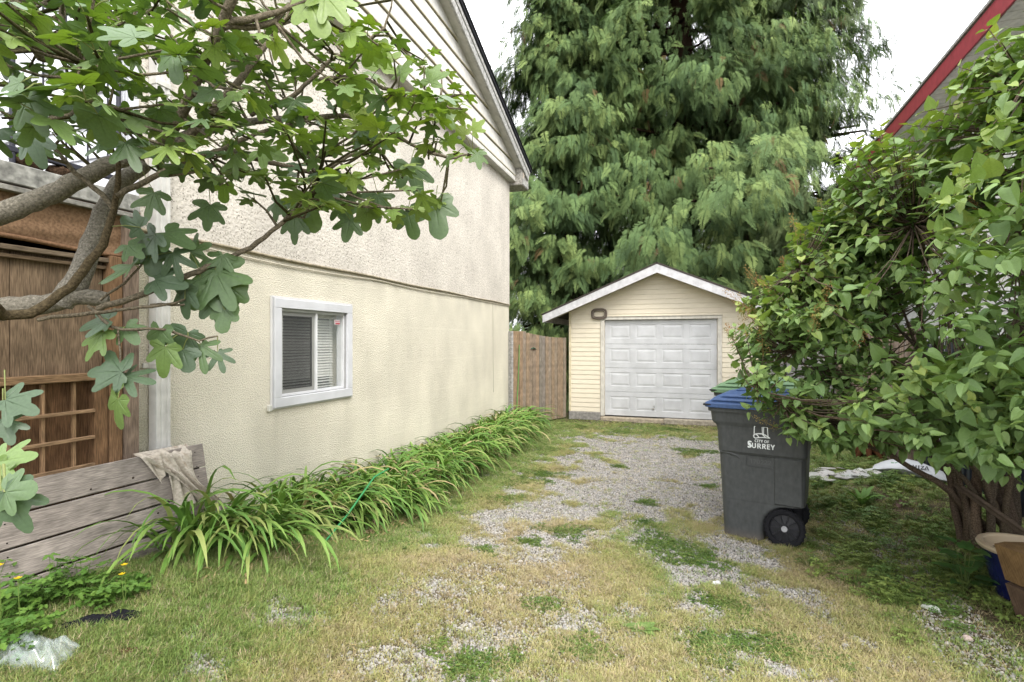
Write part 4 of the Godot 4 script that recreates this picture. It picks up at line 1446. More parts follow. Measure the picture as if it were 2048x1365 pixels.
		for x in [0.188, 0.397]:
			m.box2(Vector3(x, 0.6181, 0.268), Vector3(x + 0.003, 0.6969, 0.277), gr, 0.001)
		part(o, "number_frame", m, gm, true)
		text_node(o, "raised_number", "170222", 64, 0.036, mat({"rough": 0.45, "col": gr}), Transform3D(bb, Vector3(0.294, 0.657, 0.2725)), true)
	return o

func make_bins() -> void:
	var o := make_bin(lin(0.06, 0.115, 0.27), "dark grey wheeled bin with blue lid and white city lettering", true)
	o.position = Vector3(0.259 + 0.309 * -0.275 * -1.0, gh(0.4, -4.8) - 0.004, -4.69 - 0.951 * 0.275)
	o.rotation.y = deg_to_rad(-14.0)
	o.scale = Vector3(0.965, 1, 1)
	var q := make_bin(lin(0.16, 0.27, 0.14), "dark grey wheeled bin with green lid, behind the blue lidded one", false)
	q.position = Vector3(0.43, gh(0.7, -5.7), -5.72)
	q.rotation.y = deg_to_rad(-13.0)
	q.scale = Vector3.ONE * 1.035

# ---------------------------------------------------------------- right hand boundary and clutter
func make_right() -> void:
	var o := thing("board_fence", "weathered tan board fence behind the lilac, low boards at its foot", "fence", Vector3(2.6, 0, -9.0))
	var m: MB
	var z := -7.95
	var k := 0
	while z > -10.35:
		m = MB.new()
		var x := 2.68 + (z + 8.08) * 0.1
		m.box(Vector3(x, 0.93, z - 0.07), Vector3(0.02, 1.72, 0.136), jit(lin(0.52, 0.40, 0.31), 0.12), 0.003, Basis(Vector3.FORWARD, rr(-0.006, 0.006)))
		part(o, "board", m, M.wood_y)
		z -= 0.141
		k += 1
	m = MB.new()
	m.box2(Vector3(2.66, 0.0, -7.93), Vector3(2.76, 1.85, -7.83), lin(0.33, 0.25, 0.19), 0.005)
	part(o, "post", m, M.wood_y)
	for q in [[-8.0, 0.18], [-9.2, 0.16]]:
		m = MB.new()
		m.box(Vector3(2.62 + (q[0] + 7.5) * 0.1, q[1], q[0] - 0.55), Vector3(0.03, 0.2, 1.1), jit(lin(0.34, 0.26, 0.2), 0.1), 0.004, Basis(Vector3.UP, -0.1) * Basis(Vector3.RIGHT, 0.05))
		part(o, "kick_board", m, M.wood_z)
	o = thing("metal_fence", "black slatted metal fence behind the lilac stems", "fence", Vector3(2.78, 0, -5.5))
	z = -7.8
	while z < -2.4:
		m = MB.new()
		m.box2(Vector3(2.76, 0.06, z), Vector3(2.785, 1.62, z + 0.055), lin(0.022, 0.024, 0.034), 0.003)
		part(o, "slat", m, M.black)
		z += 0.125
	for y in [0.22, 1.45]:
		m = MB.new()
		m.box2(Vector3(2.787, y, -7.8), Vector3(2.812, y + 0.04, -2.4), lin(0.022, 0.024, 0.034), 0.003)
		part(o, "rail", m, M.black)
	# neighbour's dark strip behind the slats: a low retaining board
	m = MB.new()
	m.box2(Vector3(3.1, -0.1, -7.8), Vector3(3.2, 0.55, -1.5), lin(0.10, 0.09, 0.08), 0.01)
	single("retaining_wall", m, M.concrete, "dark low retaining wall seen between the slats of the black fence", "wall")
	# sack of soil
	var c := pxx(1822, 968, 2.3)
	var gy := gh(c.x, c.z)
	var s := thing("soil_sack", "plump white plastic sack of soil with black lettering by the black fence", "sack", Vector3(c.x, gy, c.z))
	var p := []
	var cols := []
	for i in 15:
		var row := []
		var crow := []
		var v := i / 14.0
		for j in 27:
			var u := j / 26.0
			var e := pow(sin(PI * clampf(u, 0.02, 0.98)), 0.45)
			var th := TAU * v
			var yy := 0.085 + sin(th) * 0.085 * e
			var xx := (u - 0.5) * 0.66
			var zz := cos(th) * 0.17 * (0.75 + 0.25 * e)
			var w := 0.012 * nz.get_noise_3d(u * 220.0, v * 150.0, 7.0) + 0.006 * nz2.get_noise_3d(u * 600.0, v * 500.0, 3.0)
			row.append(Vector3(xx, maxf(yy + w, 0.005) + 0.07 * exp(-pow((u - 0.4) / 0.4, 2)), zz + w))
			crow.append(lin(0.5, 0.51, 0.53).lerp(lin(0.3, 0.31, 0.31), ss(0.78, 0.98, u) * 0.8))
		p.append(row)
		cols.append(crow)
	m = MB.new()
	m.grid(p, cols)
	var sm := mat({"rough": 0.35, "spec": 0.5})
	part(s, "sack_body", m, sm, true)
	var ink := mat({"rough": 0.5, "col": lin(0.02, 0.02, 0.022)})
	s.rotation.y = deg_to_rad(-22.0)
	text_node(s, "lettering", "RHIZA", 64, 0.045, ink, Transform3D(Basis(Vector3.RIGHT, -0.75), Vector3(0.07, 0.192, 0.128)))
	m = MB.new()
	for i in 2:
		m.box(Vector3(0.06, 0.137 - i * 0.016, 0.172 + 0.004 * i), Vector3(0.26, 0.006, 0.002), lin(0.1, 0.1, 0.1), 0.0, Basis(Vector3.RIGHT, -0.3))
	part(s, "print_line", m, sm, true)
	m = MB.new()
	for i in 6:
		m.box(Vector3(-0.15 + i * 0.035, 0.205 + 0.008 * sin(i), 0.115), Vector3(0.03, 0.012, 0.002), lin(0.10, 0.24, 0.13), 0.0, Basis(Vector3.RIGHT, -0.8) * Basis(Vector3.BACK, i * 0.5))
	part(s, "print_patch", m, sm, true)
	# broken white sheets lying on the ground
	c = pxg(1702, 955)
	var wsh := thing("broken_sheets", "flat heap of broken white sheet pieces between the bin and the soil sack", "rubble", Vector3(c.x, 0, c.z))
	for i in 46:
		var q := Vector3(c.x + rr(-0.42, 0.42), 0, c.z + rr(-0.55, 0.5))
		q.y = gh(q.x, q.z) + 0.012 + rr(0.0, 0.05)
		var pg := PackedVector2Array()
		var n := 4 + rng.randi() % 3
		var rs := rr(0.05, 0.13)
		for j in n:
			var a := TAU * (j + rr(-0.25, 0.25)) / n
			pg.append(Vector2(cos(a), sin(a)) * rs * rr(0.6, 1.1))
		var b := Basis.from_euler(Vector3(rr(-0.22, 0.22), rr(0, TAU), rr(-0.22, 0.22)))
		m = MB.new()
		m.prism(pg, q, b.x, b.z, b.y * 0.009, jit(lin(0.56, 0.55, 0.53), 0.14))
		part(wsh, "shard", m, M.paint)
	# rust brown root stump at the foot of the fence
	c = pxg(1738, 915)
	m = MB.new()
	for i in 7:
		var a := TAU * i / 7.0
		var q := Vector3(c.x, gh(c.x, c.z), c.z)
		m.tube([q + Vector3(0, 0.22 + rr(-0.1, 0.1), 0), q + Vector3(cos(a) * 0.07, 0.14, sin(a) * 0.07), q + Vector3(cos(a) * 0.14, 0.05, sin(a) * 0.14), q + Vector3(cos(a) * 0.2, -0.02, sin(a) * 0.2)], [0.05, 0.05, 0.035, 0.02], 8, jit(lin(0.17, 0.075, 0.035), 0.2), true, 0.25)
	single("root_stump", m, M.bark, "rust brown root stump leaning at the foot of the board fence", "stump")
	# leaning plank in front of the lilac stems
	m = MB.new()
	var a0 := px(1903, 962, 3.95)
	var a1 := px(2180, 1160, 3.0)
	var d := (a1 - a0).normalized()
	var up := (Vector3.UP - d * d.y).normalized()
	m.box((a0 + a1) * 0.5, Vector3((a1 - a0).length(), 0.045, 0.03), lin(0.27, 0.20, 0.15), 0.006, Basis(d, up, d.cross(up)))
	m.box((a0 + a1) * 0.5 + up * 0.012 + d.cross(up) * 0.016, Vector3((a1 - a0).length() * 0.96, 0.012, 0.006), lin(0.2, 0.15, 0.11), 0.002, Basis(d, up, d.cross(up)) * Basis(Vector3.BACK, 0.01))
	single("leaning_plank", m, M.wood_x, "weathered grey brown stick of timber leaning across the lilac stems", "plank")
	# glazed pot
	var pc := Vector3(1.97, gh(1.97, -4.02), -4.02)
	var pt := thing("blue_pot", "dark blue glazed flower pot with cream rim at the right edge", "pot", pc)
	m = MB.new()
	var id := Basis.IDENTITY
	m.lathe([Vector2(0.0, 0.0), Vector2(0.15, 0.0), Vector2(0.155, 0.01), Vector2(0.19, 0.14), Vector2(0.215, 0.25), Vector2(0.222, 0.285)], Vector3.ZERO, id, 40, lin(0.012, 0.017, 0.075))
	part(pt, "bowl", m, mat({"rough": 0.16, "spec": 0.6}), true)
	m = MB.new()
	m.lathe([Vector2(0.222, 0.285), Vector2(0.238, 0.29), Vector2(0.245, 0.305), Vector2(0.238, 0.318), Vector2(0.215, 0.32), Vector2(0.205, 0.31), Vector2(0.195, 0.24)], Vector3.ZERO, id, 40, lin(0.46, 0.37, 0.26))
	part(pt, "rim", m, mat({"rough": 0.35}), true)
	m = MB.new()
	m.lathe([Vector2(0.197, 0.25), Vector2(0.1, 0.262), Vector2(0.0, 0.266)], Vector3.ZERO, id, 24, lin(0.05, 0.035, 0.025))
	part(pt, "potting_soil", m, M.ground, true)
	# split logs in front of the pot
	var sp := [["split_log", "upper split log with pale orange cut face, resting on a lower log beside the pot", Vector3(1.80, 0.265, -3.60), 0.215, lin(0.40, 0.25, 0.12)], ["split_log", "lower pinkish split log on the ground under the other log", Vector3(1.86, 0.05, -3.62), 0.205, lin(0.27, 0.18, 0.125)]]
	for q in sp:
		m = MB.new()
		var hgt: float = q[3]
		var pg := PackedVector2Array([Vector2(-0.15, 0.0), Vector2(-0.17, hgt * 0.97), Vector2(-0.07, hgt), Vector2(0.12, hgt * 0.93), Vector2(0.19, hgt * 0.4), Vector2(0.12, 0.0)]) if q[0] == "" else PackedVector2Array([Vector2(-0.095, 0.0), Vector2(-0.16, hgt * 0.95), Vector2(-0.10, hgt), Vector2(0.12, hgt * 0.96), Vector2(0.20, hgt * 0.45), Vector2(0.12, 0.0)])
		m.prism(pg, q[2] - Vector3(0, 0, 0.14), Vector3(0.94, 0, -0.34), Vector3.UP, Vector3(0.10, 0.012, 0.28), q[4])
		single(q[0], m, M.wood_y, q[1], "firewood", "split logs by the pot")

# ---------------------------------------------------------------- the neighbouring house
func make_neighbour() -> void:
	var cp := MB.new()
	for i in 9:
		cp.box2(Vector3(3.25, -0.04, -17.0 + i * 2.0), Vector3(4.35, 0.02 + 0.004 * (i % 3), -15.015 + i * 2.0), jit(lin(0.5, 0.49, 0.46), 0.08), 0.006)
	var cpo := part(self, "path", cp, M.concrete)
	tag(cpo, "pale concrete path between the black fence and the neighbouring house", "path", "", "structure")
	var o := thing("neighbour_house", "white sided two storey house with a red roof edge behind the lilac", "house", Vector3(4.54, 0, -10.0))
	o.rotation.y = deg_to_rad(-2.05)
	var wx := -0.02
	var m := MB.new()
	m.box2(Vector3(wx, -0.2, -9.0), Vector3(6.0, 5.44, 9.0), lin(0.75, 0.74, 0.7))
	part(o, "wall", m, M.paint, true)
	var y := 0.3
	var k := 0
	while y < 5.4:
		m = MB.new()
		m.prism(PackedVector2Array([Vector2(0.002, 0), Vector2(0.02, 0), Vector2(0.006, 0.2), Vector2(0.002, 0.2)]), Vector3(wx, y, -9.0), Vector3.LEFT, Vector3.UP, Vector3(0, 0, 18.0), jit(lin(0.86, 0.85, 0.82), 0.02))
		part(o, "siding_board", m, M.paint, true)
		y += 0.198
	m = MB.new()
	m.box2(Vector3(-0.98, 5.44, -9.4), Vector3(6.2, 5.46, 9.4), lin(0.86, 0.84, 0.80))
	m.box2(Vector3(wx - 0.06, 5.34, -9.0), Vector3(wx - 0.03, 5.438, 9.0), lin(0.62, 0.58, 0.50), 0.004)
	var so := part(o, "soffit", m, M.paint, true)
	for i in 90:
		m = MB.new()
		m.box2(Vector3(-0.95, 5.434, -9.3 + i * 0.2), Vector3(-0.06, 5.439, -9.14 + i * 0.2), lin(0.86, 0.84, 0.80), 0.002)
		part(so, "soffit_strip", m, M.paint, true)
	for z in [-1.9, 1.4]:
		m = MB.new()
		m.box2(Vector3(-0.35, 5.424, z), Vector3(-0.2, 5.433, z + 0.36), lin(0.16, 0.14, 0.12), 0.002)
		for i in 5:
			m.box2(Vector3(-0.345 + i * 0.03, 5.417, z + 0.01), Vector3(-0.333 + i * 0.03, 5.4235, z + 0.35), lin(0.25, 0.23, 0.2))
		part(so, "soffit_vent", m, M.black, true)
	m = MB.new()
	m.box2(Vector3(-1.01, 5.40, -9.42), Vector3(-0.982, 5.66, 9.42), lin(0.30, 0.045, 0.055), 0.004)
	part(o, "fascia", m, M.paint, true, "red painted roof edge board")
	m = MB.new()
	m.box2(Vector3(-1.04, 5.662, -9.45), Vector3(-0.95, 5.70, 9.45), lin(0.5, 0.48, 0.45), 0.005)
	part(o, "drip_edge", m, M.worn, true)
	m = MB.new()
	m.prism(PackedVector2Array([Vector2(-1.04, 5.703), Vector2(3.0, 6.9), Vector2(3.0, 6.85), Vector2(-0.98, 5.60)]), Vector3(0, 0, -9.4), Vector3.RIGHT, Vector3.UP, Vector3(0, 0, 18.8), lin(0.12, 0.11, 0.1))
	part(o, "roof", m, M.dull, true)
	# windows in the side wall: one high, one low towards the rear
	for q in [[1.9, 3.3, 3.55, 4.65, "upper"], [-4.0, -2.9, 0.75, 2.1, "lower"]]:
		m = MB.new()
		var a: float = q[0]
		var b: float = q[1]
		frame_of(m, wx - 0.07, wx - 0.02, a, b, q[2], q[3], 0.08, lin(0.76, 0.76, 0.76))
		m.box2(Vector3(wx - 0.05, q[2] + 0.08, (a + b) * 0.5 - 0.02), Vector3(wx - 0.022, q[3] - 0.08, (a + b) * 0.5 + 0.02), lin(0.76, 0.76, 0.76), 0.003)
		m.box2(Vector3(wx - 0.048, (q[2] + q[3]) * 0.5 - 0.015, a + 0.08), Vector3(wx - 0.024, (q[2] + q[3]) * 0.5 + 0.015, b - 0.08), lin(0.76, 0.76, 0.76), 0.003)
		var w := part(o, "window", m, M.clean, true)
		m = MB.new()
		m.box2(Vector3(wx - 0.036, q[2] + 0.08, a + 0.08), Vector3(wx - 0.032, q[3] - 0.08, b - 0.08), lin(0.08, 0.09, 0.11))
		part(w, "pane", m, mat({"rough": 0.05, "spec": 0.6}), true)
# ---------------------------------------------------------------- leaves
# lobed fig leaf in the XY plane, stalk end at the origin, tip along +Y, upper side +Z, about 1 long
func fig_leaf(lobes: Array, r0: float, curl: float, wob: float) -> ArrayMesh:
	var m := MB.new()
	var angs := []
	for l in lobes:
		angs.append_array([l[0] - 0.6 * l[2], l[0] - 0.3 * l[2], l[0] - 0.035, l[0], l[0] + 0.035, l[0] + 0.3 * l[2], l[0] + 0.6 * l[2]])
	for a in 19:
		angs.append(deg_to_rad(-140.0 + 280.0 * a / 18.0))
	angs.sort()
	var dd := []
	for a in angs:
		if dd.is_empty() or a - dd[dd.size() - 1] > 0.028:
			dd.append(a)
	angs = dd
	var rings := [0.0, 0.12, 0.35, 0.6, 0.82, 1.0]
	var p := []
	var cols := []
	for q in rings:
		var row := []
		var crow := []
		for a in angs:
			var r := r0
			var vein := 0.0
			for l in lobes:
				var u: float = (a - l[0]) / l[2]
				if absf(u) < 1.0:
					r = maxf(r, l[1] * pow(1.0 - pow(absf(u), 2.2), 0.55) * (1.0 - 0.04 * absf(u)))
				if absf(a - l[0]) < 0.02:
					vein = 1.0
			if absf(a) > 2.2:
				r *= 1.0 - 0.35 * (absf(a) - 2.2) / 0.25
			var rad: float = r * q
			var x := sin(a) * rad
			var y := cos(a) * rad
			var zz: float = -curl * (y * absf(y) * 0.22 + x * x * 0.2) + wob * 0.05 * sin(a * 5.0 + wob * 9.0) * q * q + 0.035 * vein * (1.0 - q) * -1.0
			row.append(Vector3(x, y, zz))
			crow.append(Color(1, 1, 1).lerp(Color(2.3, 1.8, 2.0), vein * (1.0 - 0.6 * q)))
		p.append(row)
		cols.append(crow)
	m.grid(p, cols)
	return m.mesh()

func stalk(m: MB, a: Vector3, b: Vector3, r: float, col: Color) -> void:
	m.tube([a, (a + b) * 0.5 + Vector3(0, r * 3.0, 0), b], [r, r * 0.8, r * 0.7], 5, col, false)

# heart shaped lilac leaf, same axes
func heart_leaf(fold: float, droop: float, tw: float) -> ArrayMesh:
	var m := MB.new()
	var p := []
	var cols := []
	for i in 8:
		var t := i / 7.0
		var w := 0.40 * pow(sin(PI * pow(clampf(t * 0.94 + 0.06, 0, 1), 0.62)), 0.85) * (1.0 - 0.25 * t)
		if i == 7:
			w = 0.004
		var row := []
		var crow := []
		for j in [-1.0, -0.55, -0.06, 0.06, 0.55, 1.0]:
			var y := t - 0.10 * pow(absf(j), 1.5) * (1.0 - t) * (1.0 if i < 3 else 0.0)
			row.append(Vector3(j * w, y, fold * absf(j) * w + 0.03 * sin(t * 9.0) * absf(j) - droop * t * t + tw * j * w * t))
			crow.append(Color(1.35, 1.25, 1.3) if absf(j) < 0.1 else Color(1, 1, 1))
		p.append(row)
		cols.append(crow)
	m.grid(p, cols)
	return m.mesh()

# the nearest 300 leaves become parts, the rest one stuff part; list of [transform, tone 0..1, variant]
func hang_leaves(o: Node3D, list: Array, meshes: Array, tones: Array, mt: StandardMaterial3D) -> void:
	var key := []
	for q in list:
		var tr: Transform3D = q[0]
		var g := tr.origin
		var t := (g - CAM).dot(fw)
		var u := (g - CAM).dot(rt) / t
		var v := (g.y - CAM.y) / t
		var s := tr.basis.y.length() / maxf(t, 0.3)
		if t < 0.3 or absf(u) > 1.0 or absf(v) > 0.67:
			s = 0.0
		key.append([s, q])
	key.sort_custom(func(a, b): return a[0] > b[0])
	var mats := []
	for c in tones:
		var mm: StandardMaterial3D = mt.duplicate()
		mm.albedo_color = (c as Color).linear_to_srgb()
		mats.append(mm)
	var wh := []
	var tc := []
	for i in key.size():
		var q: Array = key[i][1]
		var tr: Transform3D = q[0]
		tr.origin -= o.position
		var f: float = q[1] * (tones.size() - 1)
		if i < 300:
			inst(o, "leaf", meshes[q[2] % meshes.size()], mats[int(round(f))], tr)
		else:
			var c: Color = tones[int(f)].lerp(tones[mini(int(f) + 1, tones.size() - 1)], f - int(f))
			wh.append(tr)
			tc.append(jit(c, 0.15))
	if wh.size():
		scatter(o, "foliage", meshes[0], mt, wh, tc)

# ---------------------------------------------------------------- fig tree at the left
func make_fig() -> void:
	var o := thing("fig_tree", "large leaved fig tree reaching in from the left over the yard", "tree", Vector3(-2.6, 0.3, -0.6))
	var bk := lin(0.5, 0.45, 0.36)
	var tw := lin(0.42, 0.35, 0.25)
	var gn := lin(0.20, 0.22, 0.08)
	var m: MB
	var nodes := []      # points on wood that twigs may start from
	var limb := func(pts: Array, rads: Array, col: Color, called: String, sides: int) -> void:
		# smooth the polyline with a Catmull curve
		var cv := Curve3D.new()
		for i in pts.size():
			var a: Vector3 = pts[maxi(i - 1, 0)]
			var b: Vector3 = pts[mini(i + 1, pts.size() - 1)]
			cv.add_point(pts[i], -(b - a) / 6.0, (b - a) / 6.0)
		var L := cv.get_baked_length()
		var n := maxi(4, int(L / 0.035))
		var path := []
		var rad := []
		for i in n + 1:
			var f := i / float(n)
			path.append(cv.sample_baked(L * f) + Vector3(nz.get_noise_1d(i * 40.0 + pts[0].x * 900.0), nz.get_noise_1d(i * 37.0 + 300.0), 0) * 0.006)
			var g := f * (rads.size() - 1)
			var k := mini(int(g), rads.size() - 2)
			rad.append(lerpf(rads[k], rads[k + 1], g - k) * (1.0 + 0.10 * nz2.get_noise_1d(i * 60.0 + pts[0].y * 500.0)))
		var mm := MB.new()
		mm.tube(path, rad, sides, col, true, 0.05)
		part(o, called, mm, M.bark)
		for i in range(2, path.size()):
			nodes.append(path[i])
	# the leaning main stems (pixel and depth readings turned into places)
	var W := func(a: Array) -> Array:
		return a.map(func(q): return px(q[0], q[1], q[2]))
	limb.call([Vector3(-2.35, 0.3, 0.5), Vector3(-2.5, 1.2, 0.1)] + W.call([[-140, 470, 1.95], [0, 428, 2.0], [105, 388, 2.05], [205, 335, 2.1], [320, 292, 2.2], [450, 250, 2.4], [600, 235, 2.6]]), [0.085, 0.075, 0.06, 0.052, 0.05, 0.045, 0.035, 0.022, 0.012], bk, "trunk", 16)
	limb.call([Vector3(-2.45, 0.3, 0.4), Vector3(-2.55, 0.9, 0.0)] + W.call([[-120, 620, 2.0], [0, 618, 2.05], [90, 610, 2.1], [160, 592, 2.15], [215, 600, 2.2]]), [0.08, 0.07, 0.055, 0.05, 0.05, 0.05, 0.03], bk, "trunk", 14)
	limb.call(W.call([[120, 610, 2.12], [155, 560, 2.15], [180, 500, 2.2], [205, 430, 2.22], [238, 365, 2.25], [290, 330, 2.3]]), [0.045, 0.042, 0.04, 0.038, 0.035, 0.03], lin(0.55, 0.5, 0.41), "limb", 12)
	limb.call(W.call([[325, 290, 2.1], [345, 262, 2.0], [375, 205, 1.95], [410, 120, 1.9], [440, 55, 1.85], [468, -10, 1.8], [500, -120, 1.8]]), [0.017, 0.018, 0.018, 0.017, 0.017, 0.016, 0.013], tw, "limb", 10)
	limb.call(W.call([[448, 48, 1.85], [500, 38, 1.85], [560, 22, 1.9], [610, 5, 1.9]]), [0.014, 0.012, 0.01, 0.006], tw, "branch", 8)
	limb.call(W.call([[448, 52, 1.85], [500, 55, 1.88], [545, 45, 1.9], [580, 10, 1.95]]), [0.012, 0.011, 0.01, 0.006], tw, "branch", 8)
	limb.call(W.call([[338, 315, 2.1], [400, 245, 2.1], [430, 215, 2.1], [480, 160, 2.1], [520, 105, 2.15], [565, 48, 2.2]]), [0.018, 0.017, 0.016, 0.013, 0.011, 0.006], tw, "branch", 8)
	limb.call(W.call([[-30, 600, 1.6], [8, 632, 1.7], [70, 625, 1.75], [140, 575, 1.8], [205, 490, 1.85], [228, 420, 1.9], [236, 360, 1.9], [236, 325, 1.9]]), [0.018, 0.017, 0.016, 0.015, 0.014, 0.012, 0.01, 0.008], lin(0.22, 0.17, 0.10), "branch", 9)
	limb.call(W.call([[228, 420, 1.9], [200, 385, 1.9], [150, 345, 1.88], [110, 300, 1.85], [60, 250, 1.8]]), [0.01, 0.009, 0.008, 0.007, 0.005], tw, "branch", 8)
	limb.call(W.call([[232, 392, 1.9], [285, 365, 1.95], [350, 330, 2.05], [440, 300, 2.2], [520, 265, 2.35], [620, 240, 2.5]]), [0.011, 0.011, 0.01, 0.009, 0.008, 0.005], tw, "branch", 8)
	limb.call(W.call([[195, 618, 2.0], [260, 597, 2.0], [330, 570, 2.05], [420, 532, 2.1], [500, 497, 2.15], [560, 450, 2.2], [610, 400, 2.25], [635, 360, 2.3], [600, 270, 2.35]]), [0.012, 0.012, 0.0115, 0.011, 0.01, 0.009, 0.008, 0.007, 0.005], tw, "branch", 8)
	limb.call(W.call([[75, 640, 1.75], [160, 628, 1.85], [240, 620, 1.95], [320, 612, 2.0], [370, 600, 2.05]]), [0.007, 0.007, 0.006, 0.006, 0.004], tw, "branch", 6)
	limb.call(W.call([[176, 612, 1.9], [205, 640, 1.9], [235, 660, 1.92], [290, 657, 1.95], [330, 660, 2.0], [400, 682, 2.05], [435, 672, 2.1]]), [0.006, 0.006, 0.0055, 0.005, 0.005, 0.004, 0.003], tw, "branch", 6)
	limb.call(W.call([[236, 660, 1.92], [240, 720, 1.92], [243, 765, 1.92]]), [0.004, 0.0035, 0.003], tw, "branch", 6)
	limb.call(W.call([[200, 600, 2.0], [250, 565, 2.0], [290, 520, 2.0]]), [0.006, 0.005, 0.004], tw, "branch", 6)
	limb.call(W.call([[300, 610, 2.0], [360, 610, 2.05], [400, 600, 2.1], [420, 590, 2.12]]), [0.005, 0.0045, 0.004, 0.003], tw, "branch", 6)
	limb.call(W.call([[20, -30, 1.6], [45, 50, 1.65], [70, 100, 1.7], [85, 125, 1.75], [120, 75, 1.8], [125, -20, 1.85]]), [0.014, 0.013, 0.012, 0.012, 0.01, 0.008], tw, "branch", 8)
	limb.call(W.call([[280, 70, 2.1], [215, 30, 2.2], [200, -20, 2.2]]), [0.02, 0.02, 0.02], lin(0.33, 0.28, 0.22), "branch", 8)
	limb.call(W.call([[450, 300, 2.4], [560, 330, 2.5], [640, 350, 2.55], [700, 310, 2.6], [760, 300, 2.65]]), [0.014, 0.012, 0.010, 0.008, 0.005], tw, "branch", 8)
	limb.call(W.call([[600, 240, 2.5], [690, 230, 2.55], [760, 250, 2.6], [840, 300, 2.7], [905, 318, 2.75], [945, 305, 2.8]]), [0.013, 0.012, 0.010, 0.009, 0.008, 0.004], tw, "branch", 8)
	limb.call(W.call([[640, 160, 2.4], [720, 150, 2.5], [760, 175, 2.55], [830, 190, 2.6], [880, 200, 2.65]]), [0.011, 0.010, 0.009, 0.007, 0.004], tw, "branch", 8)
	limb.call(W.call([[500, 230, 2.4], [590, 190, 2.4], [660, 120, 2.4], [715, 95, 2.45], [770, 55, 2.5], [785, 0, 2.5]]), [0.011, 0.010, 0.009, 0.007, 0.006, 0.004], tw, "branch", 8)
	# green shoots
	limb.call(W.call([[215, 275, 1.75], [198, 225, 1.7], [188, 180, 1.65], [170, 130, 1.6]]), [0.007, 0.006, 0.006, 0.005], gn, "shoot", 7)
	var leaves := []
	var stm := MB.new()
	var fr := []
	# one leaf: base point, direction, normal, length
	var put := func(base: Vector3, stem: Vector3, along: Vector3, normal: Vector3, L: float, tone: float) -> void:
		leaves.append([aim(base, along, normal, L), tone, rng.randi() % 7])
		stalk(stm, stem, base, 0.0022, lin(0.27, 0.30, 0.10))
	# crown: tips within the tree's reach, a few leaves round each
	var hull := PackedVector2Array([Vector2(-60, -60), Vector2(640, -60), Vector2(690, 60), Vector2(760, 40), Vector2(800, 90), Vector2(880, 130), Vector2(955, 230), Vector2(965, 300), Vector2(900, 330), Vector2(880, 420), Vector2(800, 430), Vector2(690, 415), Vector2(620, 420), Vector2(520, 400), Vector2(440, 385), Vector2(380, 370), Vector2(300, 330), Vector2(240, 300), Vector2(120, 300), Vector2(-60, 330)])
	var tips := []
	var tries := 0
	while tips.size() < 265 and tries < 12000:
		tries += 1
		var q := Vector2(rr(-60, 965), rr(-60, 440))
		if not Geometry2D.is_point_in_polygon(q, hull):
			continue
		var t := lerpf(1.6, 2.62, clampf(q.x / 900.0, 0, 1)) + rr(-0.42, 0.4)
		if q.x < 130 and q.y < 330 and q.y > 120 and rng.randf() < 0.6:
			continue
		var p := px(q.x, q.y, t)
		if p.x < -2.95:
			continue
		var ok := true
		for e in tips:
			if (e as Vector3).distance_to(p) < 0.095:
				ok = false
				break
		if ok:
			tips.append(p)
	for p in tips:
		var near: Vector3 = nodes[0]
		var bd := 9.0
		for e in nodes:
			var dd: float = (e as Vector3).distance_to(p) + maxf(0.0, e.y - p.y) * 0.3
			if dd < bd:
				bd = dd; near = e
		var dir: Vector3 = (p - near).normalized()
		if bd > 0.03 and bd < 0.7:
			var mb := MB.new()
			var mid: Vector3 = (p + near) * 0.5 + Vector3(rr(-0.02, 0.02), -0.04 * bd + rr(-0.02, 0.02), rr(-0.02, 0.02))
			mb.tube([near, mid, p], [0.0065, 0.005, 0.0035], 6, tw if rng.randf() < 0.6 else lin(0.17, 0.15, 0.075))
			part(o, "twig", mb, M.bark)
		var nl := 2 + rng.randi() % 3
		var a0 := rr(0, TAU)
		for k in nl:
			var a := a0 + TAU * k / nl + rr(-0.4, 0.4)
			var hz := Vector3(cos(a), 0, sin(a))
			var al := (hz + dir * 0.5 + Vector3(0, rr(-0.85, 0.25), 0)).normalized()
			var L := rr(0.055, 0.10) * (0.75 if rng.randf() < 0.15 else 1.0)
			var st: Vector3 = p - dir * rr(0.0, 0.05)
			var base: Vector3 = st + (al + Vector3(0, 0.5, 0)).normalized() * rr(0.025, 0.06)
			var nrm := (Vector3.UP * 1.0 + hz * 0.4 + rv(0.45)).normalized()
			put.call(base, st, al, nrm, L, clampf(rr(-0.15, 0.6) + 0.45 * ss(-2.2, -1.1, p.x), 0.0, 1.0))
